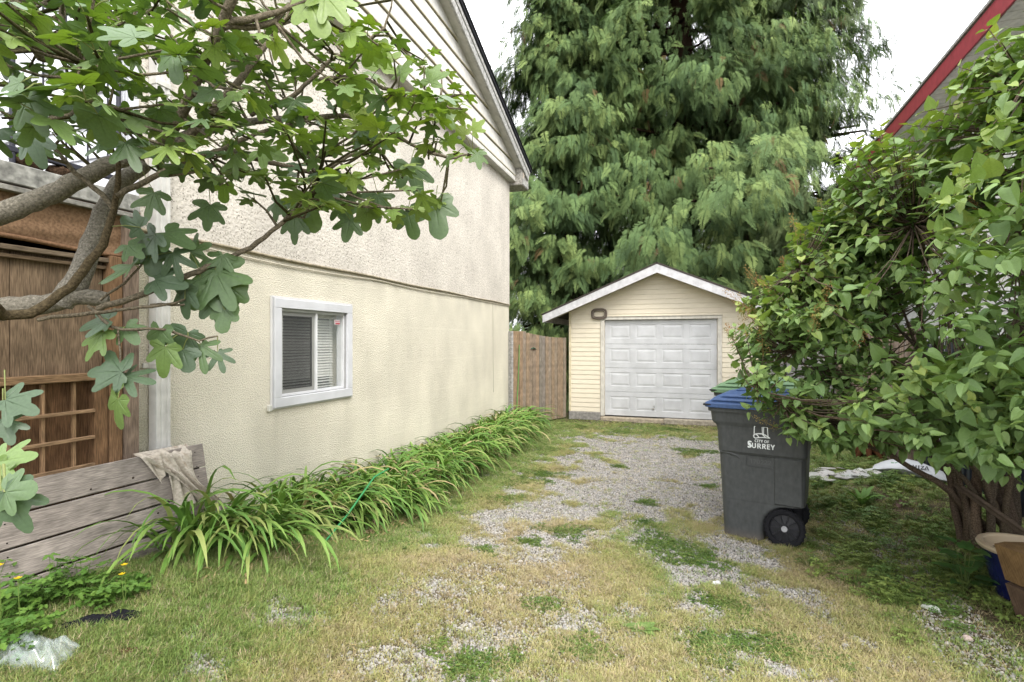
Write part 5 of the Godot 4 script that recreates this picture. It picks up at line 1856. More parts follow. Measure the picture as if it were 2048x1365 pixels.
	# single leaves that show clear of the crown: base pixel, depth, direction in the picture, length in pixels, facing
	var lone := [
		[308, 385, 2.2, -105, 75, 0.35], [420, 410, 2.35, -90, 70, 0.3], [590, 430, 2.35, -95, 75, 0.3], [612, 400, 2.4, -70, 90, 0.4], [690, 395, 2.5, -80, 75, 0.3], [650, 345, 2.3, -60, 75, 0.1], [755, 390, 2.6, -90, 70, 0.25], [815, 425, 2.6, -75, 70, 0.3], [870, 405, 2.65, -80, 95, 0.35], [820, 330, 2.6, -70, 90, 0.2], [700, 440, 2.5, -100, 60, 0.3], [560, 400, 2.35, -110, 60, 0.3],
		[310, 470, 1.95, -130, 85, 0.05], [280, 455, 1.9, 160, 60, 0.1], [265, 530, 1.95, -155, 95, 0.2], [300, 500, 2.0, -80, 70, 0.0], [345, 505, 2.0, -75, 75, 0.05], [255, 490, 1.95, -35, 60, 0.2], [310, 560, 2.0, -10, 80, 0.05], [380, 505, 2.1, 20, 60, 0.3], [330, 465, 2.0, -25, 85, 0.25],
		[370, 580, 2.05, -95, 75, 0.0], [400, 560, 2.1, -40, 110, 0.2], [430, 540, 2.1, -60, 120, 0.25], [445, 510, 2.1, -100, 60, 0.3], [455, 570, 2.1, -100, 85, 0.2], [425, 600, 2.1, -65, 75, 0.1], [450, 620, 2.1, -95, 60, 0.35],
		[215, 640, 1.92, -165, 75, 0.1], [205, 665, 1.92, -115, 80, 0.5], [250, 655, 1.95, -45, 60, 0.35], [320, 660, 2.0, -100, 70, 0.2], [330, 695, 2.0, -100, 80, 0.5], [375, 665, 2.05, -110, 75, 0.1], [365, 700, 2.05, -70, 60, 0.1], [400, 690, 2.08, -75, 75, 0.3], [435, 705, 2.1, -68, 55, 0.1],
		[243, 745, 1.9, 175, 95, 0.05], [246, 755, 1.92, -5, 80, 0.05], [235, 770, 1.9, -120, 55, 0.55], [235, 800, 1.85, -100, 80, 0.6],
		[10, 800, 1.6, -20, 90, 0.0], [5, 840, 1.6, -60, 70, 0.05],
		[-10, 925, 1.1, 12, 95, 0.6], [-10, 945, 1.1, -20, 80, 0.55], [8, 985, 0.95, -60, 120, 0.1], [10, 985, 0.95, 10, 95, 0.15], [0, 990, 1.0, -110, 80, 0.2],
		[40, 165, 1.25, -165, 60, 0.15], [50, 180, 1.25, 5, 130, 0.15], [55, 195, 1.3, -70, 100, 0.2], [60, 270, 1.4, -75, 85, 0.1], [250, 285, 1.6, -60, 85, 0.25], [210, 285, 1.6, -150, 60, 0.15], [270, 75, 1.4, 160, 95, 0.2], [345, 110, 1.6, -80, 75, 0.2], [620, 5, 1.9, -65, 100, 0.7], [650, -10, 1.9, -50, 95, 0.85], [760, 135, 2.45, 80, 75, 0.7],
		[800, 150, 2.5, 60, 55, 0.6], [860, 165, 2.6, 70, 60, 0.5], [880, 215, 2.65, -10, 70, 0.6], [945, 262, 2.75, 40, 40, 0.9], [930, 270, 2.75, 140, 40, 0.9], [955, 305, 2.8, -80, 45, 0.3], [720, 260, 2.35, 5, 120, 0.25], [715, 250, 2.4, 80, 80, 1.0], [430, 180, 1.9, -150, 80, 0.35], [520, 300, 2.1, -20, 85, 0.4], [590, 200, 2.2, -80, 70, 0.2], [470, 310, 2.0, -90, 60, 0.6]]
	for q in lone:
		var b := px(q[0], q[1], q[2])
		var a := deg_to_rad(q[3])
		var al := (rt * cos(a) + Vector3.UP * sin(a) - fw * rr(-0.1, 0.35)).normalized()
		var nrm := (-fw * rr(0.5, 1.0) + Vector3.UP * rr(0.1, 0.7) + rv(0.3)).normalized()
		var near: Vector3 = b
		var bd := 9.0
		for e in nodes:
			var dd: float = (e as Vector3).distance_to(b)
			if dd < bd:
				bd = dd; near = e
		if bd > 0.16:
			near = b + (near - b).normalized() * 0.10
		put.call(b, near, al, nrm, q[4] * q[2] / F * 0.8, q[5])
	part(o, "leaf_stalks", stm, M.leaf).set_meta("kind", "stuff")
	# young figs
	for q in [[815, 418, 2.6], [918, 278, 2.7], [862, 215, 2.6], [655, 372, 2.4]]:
		m = MB.new()
		m.lathe([Vector2(0.0, -0.016), Vector2(0.009, -0.014), Vector2(0.014, -0.005), Vector2(0.012, 0.006), Vector2(0.005, 0.014), Vector2(0.0, 0.017)], px(q[0], q[1], q[2]), Basis(Vector3(0.9, 0.2, 0).normalized(), Vector3(-0.2, 0.97, 0.1).normalized(), Vector3(0, -0.1, 1).normalized()), 12, lin(0.10, 0.13, 0.07))
		part(o, "fig_fruit", m, M.plastic)
	var r := func(d: float) -> float: return deg_to_rad(d)
	var ms := [
		fig_leaf([[0.0, 1.0, 0.37], [0.76, 0.87, 0.31], [-0.76, 0.85, 0.31], [1.6, 0.60, 0.42], [-1.6, 0.60, 0.42]], 0.31, 0.5, 0.3),
		fig_leaf([[0.0, 1.0, 0.30], [0.70, 0.90, 0.26], [-0.72, 0.86, 0.27], [1.5, 0.64, 0.36], [-1.55, 0.62, 0.38]], 0.24, 0.9, 0.9),
		fig_leaf([[0.0, 1.0, 0.44], [0.84, 0.82, 0.38], [-0.84, 0.84, 0.38], [1.7, 0.55, 0.46], [-1.7, 0.55, 0.46]], 0.40, 0.4, 0.6),
		fig_leaf([[0.0, 1.0, 0.56], [0.96, 0.74, 0.46], [-0.96, 0.70, 0.46], [1.8, 0.5, 0.48], [-1.8, 0.52, 0.48]], 0.46, 0.8, 0.2),
		fig_leaf([[0.0, 1.0, 0.33], [0.70, 0.92, 0.28], [-0.72, 0.90, 0.29], [1.45, 0.68, 0.35], [-1.45, 0.62, 0.38]], 0.26, 0.3, 1.2),
		fig_leaf([[0.0, 0.95, 0.38], [0.78, 0.9, 0.33], [-0.70, 0.82, 0.28], [1.65, 0.6, 0.42], [-1.55, 0.55, 0.45]], 0.33, 1.2, 0.5),
		fig_leaf([[0.0, 1.0, 0.68], [0.98, 0.72, 0.55], [-0.98, 0.74, 0.55], [1.9, 0.55, 0.48], [-1.9, 0.55, 0.48]], 0.56, 0.6, 0.7)]
	hang_leaves(o, leaves, ms, [lin(0.10, 0.155, 0.085), lin(0.13, 0.205, 0.085), lin(0.18, 0.27, 0.08), lin(0.235, 0.33, 0.08), lin(0.30, 0.39, 0.08)], M.figleaf)

# ---------------------------------------------------------------- lilac at the right
func make_lilac() -> void:
	var root := Vector3(2.15, gh(2.15, -4.85), -4.85)
	var o := thing("lilac_bush", "big lilac bush with heart shaped leaves and brown spent flower heads", "bush", root)
	var bk := lin(0.33, 0.25, 0.18)
	# crown volumes: centre, radii
	var vol := [
		[Vector3(1.75, 1.9, -4.1), Vector3(1.2, 1.0, 1.2), 1.3],
		[Vector3(0.72, 1.55, -4.15), Vector3(0.45, 0.6, 0.5), 0.5],
		[Vector3(1.08, 2.1, -4.15), Vector3(0.48, 0.46, 0.5), 0.45], [Vector3(1.25, 2.6, -4.0), Vector3(0.42, 0.42, 0.45), 0.4], [Vector3(1.12, 2.42, -4.15), Vector3(0.3, 0.3, 0.35), 0.24], [Vector3(0.84, 1.95, -4.1), Vector3(0.3, 0.36, 0.35), 0.25], [Vector3(1.62, 2.95, -3.3), Vector3(0.3, 0.35, 0.35), 0.18], [Vector3(1.45, 1.25, -3.5), Vector3(0.6, 0.35, 0.6), 0.45], [Vector3(1.8, 1.1, -3.5), Vector3(0.45, 0.3, 0.5), 0.3],
		[Vector3(0.98, 1.08, -3.95), Vector3(0.45, 0.2, 0.4), 0.28],
		[Vector3(1.55, 1.95, -2.75), Vector3(0.55, 1.0, 0.6), 0.6],
		[Vector3(1.72, 2.68, -3.5), Vector3(0.55, 0.5, 0.6), 0.45],
		[Vector3(2.5, 2.1, -4.5), Vector3(0.9, 1.2, 1.0), 0.4]]
	var tips := []
	for v in vol:
		var n := int(v[2] * 390)
		for i in n:
			var d := Vector3.ZERO
			while d.length() > 1.0 or d.length() < 0.01:
				d = rv(1.0)
			d = d.normalized() * pow(rng.randf(), 0.28)
			var p: Vector3 = v[0] + d * v[1]
			if p.x > 2.72 and p.y < 1.7 or p.x > 1.15 and p.y < 0.9:
				continue
			tips.append([p, d])
	# stems
	var nodes := []
	for i in 13:
		var a := TAU * i / 13.0
		var b0 := root + Vector3(cos(a) * 0.16, -0.03, sin(a) * 0.13)
		var tp: Array = tips[(i * 61 + 7) % tips.size()]
		var e: Vector3 = tp[0]
		if i < 4:
			e = vol[[1, 2, 5, 6][i]][0]
		var path := []
		var rad := []
		for k in 15:
			var f := k / 14.0
			var q := b0.lerp(e, pow(f, 1.35))
			q.y = lerpf(b0.y, e.y, pow(f, 0.95))
			q += Vector3(nz.get_noise_1d(f * 150.0 + i * 99.0), 0, nz.get_noise_1d(f * 150.0 + i * 57.0)) * 0.09 * sin(f * PI)
			path.append(q)
			rad.append(lerpf(0.026 + 0.006 * (i % 3), 0.007, pow(f, 0.7)))
			if k > 4:
				nodes.append(q)
		var m := MB.new()
		m.tube(path, rad, 9, jit(bk, 0.15), true, 0.12)
		part(o, "stem", m, M.bark)
	# thick old stems low down
	for i in 4:
		var a := i * 1.25
		var m := MB.new()
		var b0 := root + Vector3(cos(a) * 0.12, -0.05, sin(a) * 0.1)
		m.tube([b0, b0 + Vector3(rr(-0.05, 0.05), 0.3, rr(-0.05, 0.05)), b0 + Vector3(rr(-0.1, 0.1), 0.65, rr(-0.1, 0.1)), b0 + Vector3(rr(-0.25, 0.15), 1.1, rr(-0.2, 0.2))], [0.042, 0.036, 0.03, 0.018], 10, jit(bk, 0.2), true, 0.2)
		part(o, "stem", m, M.bark)
	var leaves := []
	var twm := MB.new()
	var heads := []
	for tp in tips:
		var p: Vector3 = tp[0]
		var near: Vector3 = nodes[0]
		var bd := 99.0
		for e in nodes:
			var dd: float = (e as Vector3).distance_squared_to(p)
			if dd < bd:
				bd = dd; near = e
		var d: Vector3 = (p - near)
		var L := minf(d.length(), 0.6)
		d = (d.normalized() + tp[1] * 0.6 + Vector3(0, 0.25, 0)).normalized()
		if sqrt(bd) < 0.9:
			twm.tube([near, near.lerp(p, 0.5) + Vector3(0, -0.03, 0), p], [0.0055, 0.004, 0.0022], 5, jit(bk, 0.2), false)
		var np := 3 + rng.randi() % 2
		var roll := rr(0, TAU)
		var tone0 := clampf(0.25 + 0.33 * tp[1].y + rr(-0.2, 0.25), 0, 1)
		for k in np:
			var q := p - d * (k * 0.045 + 0.005)
			var sd := d.cross(Vector3(0.2, 0.9, 0.3)).normalized().rotated(d, roll + k * PI / 2.0)
			for sg in [-1.0, 1.0]:
				if rng.randf() < 0.1:
					continue
				var al: Vector3 = (sd * sg + d * 0.5 + Vector3(0, rr(-0.35, 0.15), 0)).normalized()
				var nrm: Vector3 = (Vector3.UP + tp[1] * 0.5 + rv(0.35)).normalized()
				var sz := rr(0.05, 0.082) * (1.35 if rng.randf() < 0.3 else 1.0) * (0.72 if k == 0 else 1.0)
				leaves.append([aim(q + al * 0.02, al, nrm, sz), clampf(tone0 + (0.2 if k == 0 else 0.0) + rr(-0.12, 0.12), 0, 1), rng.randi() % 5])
		if tp[1].y > 0.05 and rng.randf() < 0.14 or (p.x < 0.75 and rng.randf() < 0.16):
			heads.append([p, d])
	part(o, "twigs", twm, M.bark).set_meta("kind", "stuff")
	var ms := [heart_leaf(0.30, 0.15, 0.0), heart_leaf(0.2, 0.3, 0.2), heart_leaf(0.5, 0.10, -0.15), heart_leaf(0.28, 0.5, 0.1), heart_leaf(0.05, 0.2, -0.3)]
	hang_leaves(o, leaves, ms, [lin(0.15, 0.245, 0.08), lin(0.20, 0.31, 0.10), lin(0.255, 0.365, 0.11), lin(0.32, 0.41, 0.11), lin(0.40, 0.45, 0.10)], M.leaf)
	# spent panicles
	var bud := MB.new()
	bud.box(Vector3.ZERO, Vector3(1, 1.6, 1), Color.WHITE, 0.3)
	for hd in heads.slice(0, 60):
		var m := MB.new()
		var ax: Vector3 = (hd[1] + Vector3(0, 0.9, 0)).normalized()
		var sz := rr(1.0, 1.6)
		var c := lin(0.34, 0.18, 0.07).lerp(lin(0.28, 0.24, 0.085), rng.randf())
		m.tube([hd[0], hd[0] + ax * 0.13 * sz], [0.002, 0.001], 4, c, false)
		for k in 60:
			var f := rng.randf()
			var w := (1.0 - f * 0.75) * 0.038 * sz
			var off := rv(1.0).normalized() * w
			var q: Vector3 = hd[0] + ax * (0.015 + f * 0.13 * sz) + off
			m.add(bud, Transform3D(Basis.from_euler(rv(3.0)) * Basis.from_scale(Vector3.ONE * rr(0.003, 0.0055)), q), jit(c, 0.35))
			if k % 3 == 0:
				m.tri(hd[0] + ax * f * 0.12 * sz, q, q + ax * 0.0025, c)
		part(o, "flower_head", m, M.stone)
# ---------------------------------------------------------------- daylilies along the wall
func strap_leaf(L: float, rise: float, bend: float, w: float, tw: float) -> ArrayMesh:
	var m := MB.new()
	var p := []
	var cols := []
	var n := 9
	var q := Vector3.ZERO
	var ang := rise
	for i in n + 1:
		var f := i / float(n)
		var hw := w * (0.55 + 0.45 * sin(minf(f * 4.0, PI * 0.5))) * pow(1.0 - pow(f, 2.6), 0.8) + 0.0008
		var d := Vector3(0, sin(ang), cos(ang))
		var nn := Vector3(0, cos(ang), -sin(ang))
		var sd := Vector3.RIGHT.rotated(d, tw * f)
		row_push(p, q, sd, nn, hw)
		var g := 0.95 + 0.1 * f
		cols.append([Color(g, g, g), Color(0.86, 0.9, 0.86), Color(g, g, g)])
		q += d * L / n
		ang -= bend / n * (0.4 + 1.5 * f)
	m.grid(p, cols)
	return m.mesh()

func row_push(p: Array, q: Vector3, sd: Vector3, nn: Vector3, hw: float) -> void:
	p.append([q - sd * hw + nn * hw * 0.35, q - nn * hw * 0.1, q + sd * hw + nn * hw * 0.35])

func make_lilies() -> void:
	var ms := []
	for q in [[0.62, 1.35, 1.9, 0.011, 0.3], [0.70, 1.2, 2.0, 0.012, -0.4], [0.55, 1.1, 2.1, 0.0125, 0.2], [0.75, 1.4, 2.5, 0.011, 0.6], [0.5, 0.9, 1.7, 0.010, -0.2], [0.66, 1.0, 2.2, 0.013, 0.1]]:
		ms.append(strap_leaf(q[0], q[1], q[2], q[3], q[4]))
	var greens := [lin(0.11, 0.215, 0.045), lin(0.155, 0.275, 0.055), lin(0.21, 0.32, 0.075), lin(0.30, 0.345, 0.11), lin(0.42, 0.34, 0.18)]
	var mats := []
	for c in greens:
		var mm: StandardMaterial3D = M.blade.duplicate()
		mm.albedo_color = (c as Color).linear_to_srgb()
		mats.append(mm)
	var spots := [[-2.78, -2.36], [-2.56, -2.58], [-2.9, -2.95], [-2.68, -3.2], [-2.95, -3.5], [-2.7, -3.75]]
	var z := -4.05
	while z > -8.95:
		spots.append([-2.93 + rr(-0.06, 0.06), z + rr(-0.08, 0.08)])
		spots.append([-2.68 + rr(-0.06, 0.08), z - 0.22 + rr(-0.08, 0.08)])
		z -= 0.46
	var k := 0
	for s in spots:
		var at := Vector3(s[0], gh(s[0], s[1]), s[1])
		var lab := "clump of arching green daylily leaves in the row along the cream wall"
		if k == 0:
			lab = "nearest daylily clump, tucked against the right end of the plank panel"
		elif k == 1:
			lab = "daylily clump spilling over the lawn just right of the plank panel"
		elif k == 2:
			lab = "daylily clump against the wall behind the rag's hanging end"
		elif k == 3:
			lab = "daylily clump below and left of the window with trailing leaf tips"
		else:
			var ords := ["first", "second", "third", "fourth", "fifth", "sixth", "seventh", "eighth", "ninth", "tenth", "eleventh", "twelfth", "thirteenth", "fourteenth", "fifteenth"]
			var nth := (spots.size() - 1 - k) / 2
			lab = "daylily clump in the %s row, %s from the wooden gate" % ["outer" if (spots.size() - 1 - k) % 2 == 0 else "wall side", ords[mini(nth, 14)]]
		var o := thing("daylily_clump", lab, "plant", at, "daylily clumps along the house wall")
		var wh := []
		var tc := []
		var n := (100 if k < 2 else 50) if k < 4 else 175
		for i in n:
			# the row leans out from the wall and towards the street
			var a := rr(-0.9, 2.5) if rng.randf() < 0.75 else rr(0, TAU)
			if k < 2 and rng.randf() < 0.6:
				a = rr(0.3, 2.3)
			var off := Vector3(rr(-0.13, 0.13), -0.01, rr(-0.15, 0.15))
			var t := Transform3D(Basis(Vector3.UP, a) * Basis(Vector3.RIGHT, rr(-0.3, 0.35)) * Basis.from_scale(Vector3(rr(1.0, 1.55), 1, 1) * rr(0.74, 1.15)), off)
			var tone := 0 if rng.randf() < 0.25 else (1 if rng.randf() < 0.45 else (2 if rng.randf() < 0.6 else 3))
			if rng.randf() < 0.09 and k > 1:
				tone = 4
			if k < 4:
				inst(o, "leaf", ms[rng.randi() % 6], mats[tone], t)
			else:
				var vi := rng.randi() % 6
				if wh.is_empty():
					for q in 6:
						wh.append([]); tc.append([])
				wh[vi].append(t)
				tc[vi].append(jit(greens[tone], 0.15))
		if k >= 4:
			var m := MB.new()
			# a clump of small leaves is one joined part
			for vi in 6:
				var src: ArrayMesh = ms[vi]
				var arr := src.surface_get_arrays(0)
				for i in wh[vi].size():
					var sub := MB.new()
					sub.v = arr[Mesh.ARRAY_VERTEX]; sub.n = arr[Mesh.ARRAY_NORMAL]; sub.c = arr[Mesh.ARRAY_COLOR]; sub.ix = arr[Mesh.ARRAY_INDEX]
					m.add(sub, wh[vi][i], tc[vi][i])
			var p := part(o, "foliage", m, M.blade, true)
			p.set_meta("kind", "stuff")
		k += 1
	# withered leaves lying along the front of the row
	var wm := MB.new()
	for i in 150:
		var zz := rr(-4.6, -2.1)
		var xx := -2.42 + 0.05 * sin(zz * 5.0) + rr(-0.12, 0.10)
		var p := []
		var a := rr(-0.9, 0.9) + (PI if rng.randf() < 0.5 else 0.0)
		var q := Vector3(xx, 0, zz)
		for j in 7:
			var d := Vector3(sin(a) * 0.5, 0, cos(a)).normalized()
			q += d * rr(0.02, 0.045)
			a += rr(-0.5, 0.5)
			q.y = gh(q.x, q.z) + 0.012 + rr(0.0, 0.03)
			var hw := rr(0.003, 0.006)
			var sd := Vector3(d.z, rr(-0.6, 0.6), -d.x).normalized()
			p.append([q - sd * hw, q + sd * hw])
		wm.grid(p, [jit(lin(0.42, 0.31, 0.16), 0.25)])
	var o2 := single("withered_leaves", wm, M.blade, "tan withered leaves strewn along the front of the daylily row", "dead leaves")
	o2.set_meta("kind", "stuff")
	# green garden cane stuck through the row
	var m2 := MB.new()
	var c0 := px(630, 1108, 3.55)
	var c1 := px(748, 955, 4.05)
	m2.tube([c0, (c0 + c1) * 0.5 + Vector3(0.01, -0.01, 0), c1, c1 + Vector3(-0.06, -0.01, -0.3)], [0.0075, 0.0075, 0.0075, 0.007], 7, lin(0.05, 0.30, 0.10))
	single("garden_hose", m2, M.plastic, "thin bright green hose lying slantwise over the daylilies", "hose")

# ---------------------------------------------------------------- cedars
func spray_mesh(seed_: int, hang: float) -> ArrayMesh:
	var r := RandomNumberGenerator.new()
	r.seed = seed_
	var m := MB.new()
	var n := 12
	var pts := []
	var q := Vector3.ZERO
	var dir := Vector3(0, 1, 0.12)
	for i in n + 1:
		pts.append([q, dir.normalized()])
		q += dir.normalized() / n
		dir = dir.rotated(Vector3.RIGHT, -hang / n)
	var leafp := func(a: Vector3, d: Vector3, s: Vector3, L: float, w: float, col: Color) -> void:
		var nn := s.cross(d).normalized()
		var k := m.sv(a, nn, col)
		m.sv(a + d * L * 0.45 + s * w, nn, col); m.sv(a + d * L, nn, col); m.sv(a + d * L * 0.45 - s * w, nn, col)
		m.st(k, k + 1, k + 2); m.st(k, k + 2, k + 3)
	for i in range(1, n + 1):
		var f := i / float(n)
		var b: Vector3 = pts[i][0]
		var d: Vector3 = pts[i][1]
		for sg in [-1.0, 1.0]:
			var L: float = (0.36 * pow(1.0 - f, 0.7) + 0.06) * r.randf_range(0.75, 1.1)
			var bd: Vector3 = (d * 0.75 + Vector3(sg * 0.85, 0, r.randf_range(-0.25, 0.15) - 0.1)).normalized()
			var sd := bd.cross(Vector3(0, 0, 1)).normalized()
			var g := r.randf_range(0.8, 1.1)
			leafp.call(b, bd, sd, L, 0.0135, Color(g, g, g))
			for k in 4:
				var ff := 0.18 + 0.2 * k
				var bb: Vector3 = b + bd * L * ff
				for s2 in [-1.0, 1.0]:
					var d2: Vector3 = (bd + sd * s2 * 0.75 + Vector3(0, 0, r.randf_range(-0.2, 0.2))).normalized()
					var g2 := g * (1.05 + 0.1 * k)
					leafp.call(bb, d2, d2.cross(Vector3(0, 0, 1)).normalized(), L * (0.38 - 0.06 * k), 0.0125, Color(g2, g2, g2))
	leafp.call(pts[n][0], pts[n][1], Vector3.RIGHT, 0.10, 0.012, Color(1.15, 1.15, 1.15))
	return m.mesh()

func cedar(label: String, base: Vector3, H: float, R: float, y0: float, limbs: int, dense: float, tones: Array, seed_: int, shape := 0.6) -> void:
	var r := RandomNumberGenerator.new()
	r.seed = seed_
	var o := thing("cedar_tree", label, "tree", base, "cedars behind the garage")
	var bk := lin(0.14, 0.09, 0.06)
	var m := MB.new()
	m.tube([Vector3(0, -0.2, 0), Vector3(0.05, H * 0.3, 0.05), Vector3(-0.05, H * 0.6, 0), Vector3(0, H, 0)], [0.02 * H + 0.1, 0.014 * H + 0.06, 0.008 * H + 0.03, 0.01], 12, bk, true, 0.1)
	part(o, "trunk", m, M.bark, true)
	var wh := [[], [], []]
	var tc := [[], [], []]
	var lm := MB.new()
	var toc := Vector3(-base.x, 0, -base.z).normalized()
	for i in int(limbs * 1.7):
		var f := pow(r.randf(), 0.85)
		var y := lerpf(y0, H * 0.97, f)
		var az := r.randf() * TAU
		var out := Vector3(cos(az), 0, sin(az))
		# the side turned away carries fewer limbs
		if out.dot(toc) < -0.35 and r.randf() < 0.6:
			continue
		var L: float = R * pow(1.0 - f, shape) * r.randf_range(0.72, 1.12) + 0.25
		L *= 1.0 + 0.22 * sin(az * 3.0 + y * 0.9 + seed_)
		var droop := r.randf_range(0.25, 0.5)
		var side := out.cross(Vector3.UP)
		var path := []
		var rad := []
		for k in 7:
			var s := k / 6.0
			path.append(Vector3(0, y, 0) + out * L * s + Vector3.UP * L * (-droop * s + 0.28 * s * s) + side * sin(s * 3.0 + i) * 0.06 * L)
			rad.append(lerpf(0.035 + 0.006 * L, 0.006, s))
		lm.tube(path.slice(0, 4), rad, 5, bk, false)
		var base_tone := r.randf()
		var nb := int((9.0 + L * 8.0) * dense)
		for k in nb:
			var s := lerpf(0.22, 1.0, pow(r.randf(), 0.65))
			var g := s * 6.0
			var a := int(minf(g, 5.0))
			var p: Vector3 = path[a].lerp(path[a + 1], g - a)
			var sg := -1.0 if k % 2 else 1.0
			var wl := r.randf_range(0.05, 0.75) * (0.4 + 0.22 * L) * (1.15 - s * 0.7)
			var q := p + side * sg * wl + Vector3.DOWN * wl * r.randf_range(0.1, 0.5)
			var cnt := 2 + r.randi() % 2
			for c in cnt:
				var sz := r.randf_range(0.26, 0.54) * (0.85 + 0.15 * L / R)
				var al := (out * r.randf_range(0.15, 0.9) + side * sg * r.randf_range(-0.1, 0.6) + Vector3.DOWN * r.randf_range(0.2, 1.5)).normalized()
				var nn := (out * 0.8 + Vector3.UP * 0.7 + Vector3(r.randf_range(-0.5, 0.5), r.randf_range(-0.3, 0.4), r.randf_range(-0.5, 0.5))).normalized()
				var t := aim(q + Vector3(r.randf_range(-0.1, 0.1), r.randf_range(-0.25, 0.12), r.randf_range(-0.1, 0.1)), al, nn, sz)
				var w := r.randi() % 3
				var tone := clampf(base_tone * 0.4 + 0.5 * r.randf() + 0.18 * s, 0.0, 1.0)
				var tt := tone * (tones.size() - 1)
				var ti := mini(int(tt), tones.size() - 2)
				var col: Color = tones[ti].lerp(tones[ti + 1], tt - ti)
				if r.randf() < 0.015:
					col = lin(0.16, 0.11, 0.05)
				var e := r.randf_range(0.85, 1.15)
				wh[w].append(t)
				tc[w].append(Color(col.r * e, col.g * e, col.b * e))
	part(o, "limbs", lm, M.bark, true).set_meta("kind", "stuff")
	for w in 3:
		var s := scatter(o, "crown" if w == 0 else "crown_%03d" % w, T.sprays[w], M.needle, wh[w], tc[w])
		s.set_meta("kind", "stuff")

func make_cedars() -> void:
	T.sprays = [spray_mesh(1, 0.9), spray_mesh(2, 0.5), spray_mesh(3, 1.3)]
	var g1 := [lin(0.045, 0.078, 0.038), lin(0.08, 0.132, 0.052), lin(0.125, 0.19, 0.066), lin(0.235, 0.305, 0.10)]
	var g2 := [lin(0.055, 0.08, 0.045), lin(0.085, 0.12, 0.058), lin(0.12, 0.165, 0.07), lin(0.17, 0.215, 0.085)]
	cedar("tallest dense cedar standing directly behind the garage roof", Vector3(-0.2, 0, -17.2), 25.0, 5.3, 1.2, 330, 1.0, g1, 11)
	cedar("cedar on the left, close behind the house corner and gate", Vector3(-3.4, 0, -15.0), 18.0, 3.0, 0.2, 330, 1.1, g1, 23, 0.85)
	cedar("thinner dull green cedar on the right with sky showing through", Vector3(3.2, 0, -19.0), 19.5, 3.9, 2.0, 190, 0.7, g2, 37)
	cedar("lower bright green cedar filling the gap left of the garage ridge", Vector3(-1.6, 0, -18.5), 15.0, 4.6, 0.8, 200, 1.0, g1, 41)
	cedar("lower cedar behind the right slope of the garage roof", Vector3(2.0, 0, -17.8), 14.0, 4.0, 0.8, 200, 1.0, g1, 59)

# ---------------------------------------------------------------- weeds and small litter
# a flat palmate weed leaf of three toothed leaflets
func weed_leaf() -> MB:
	var m := MB.new()
	for a in [-0.95, 0.0, 0.95]:
		var b := Basis(Vector3.UP, a)
		var p := []
		for i in 8:
			var t := i / 7.0
			var w: float = [0.02, 0.13, 0.25, 0.13, 0.23, 0.10, 0.12, 0.0][i]
			p.append([b * Vector3(-w, 0.06 * sin(t * 5.0), 0.15 + t * 0.85), b * Vector3(0, 0.0 - 0.15 * t * t, 0.15 + t * 0.88), b * Vector3(w, 0.06 * sin(t * 5.0 + 1.0), 0.15 + t * 0.85)])
		m.grid(p, [Color.WHITE])
	return m

func weed_plant(leaf: MB, n: int, h: float, sp: float, sz: float, c0: Color, c1: Color) -> MB:
	var m := MB.new()
	for i in n:
		var a := rr(0, TAU)
		var r := sp * sqrt(rng.randf())
		var y := h * rr(0.25, 1.0) * (1.0 - 0.5 * r / sp)
		var tip := Vector3(cos(a) * r, y, sin(a) * r)
		var c := c0.lerp(c1, rng.randf())
		m.tube([Vector3(cos(a) * r * 0.2, 0, sin(a) * r * 0.2), tip * Vector3(0.7, 0.75, 0.7), tip], [0.0018, 0.0014, 0.001], 3, c * 0.9, false)
		m.add(leaf, Transform3D(Basis(Vector3.UP, a + rr(-1.2, 1.2)) * Basis(Vector3.RIGHT, rr(-0.5, 0.5)) * Basis.from_scale(Vector3.ONE * sz * rr(0.6, 1.2)), tip), c)
	return m

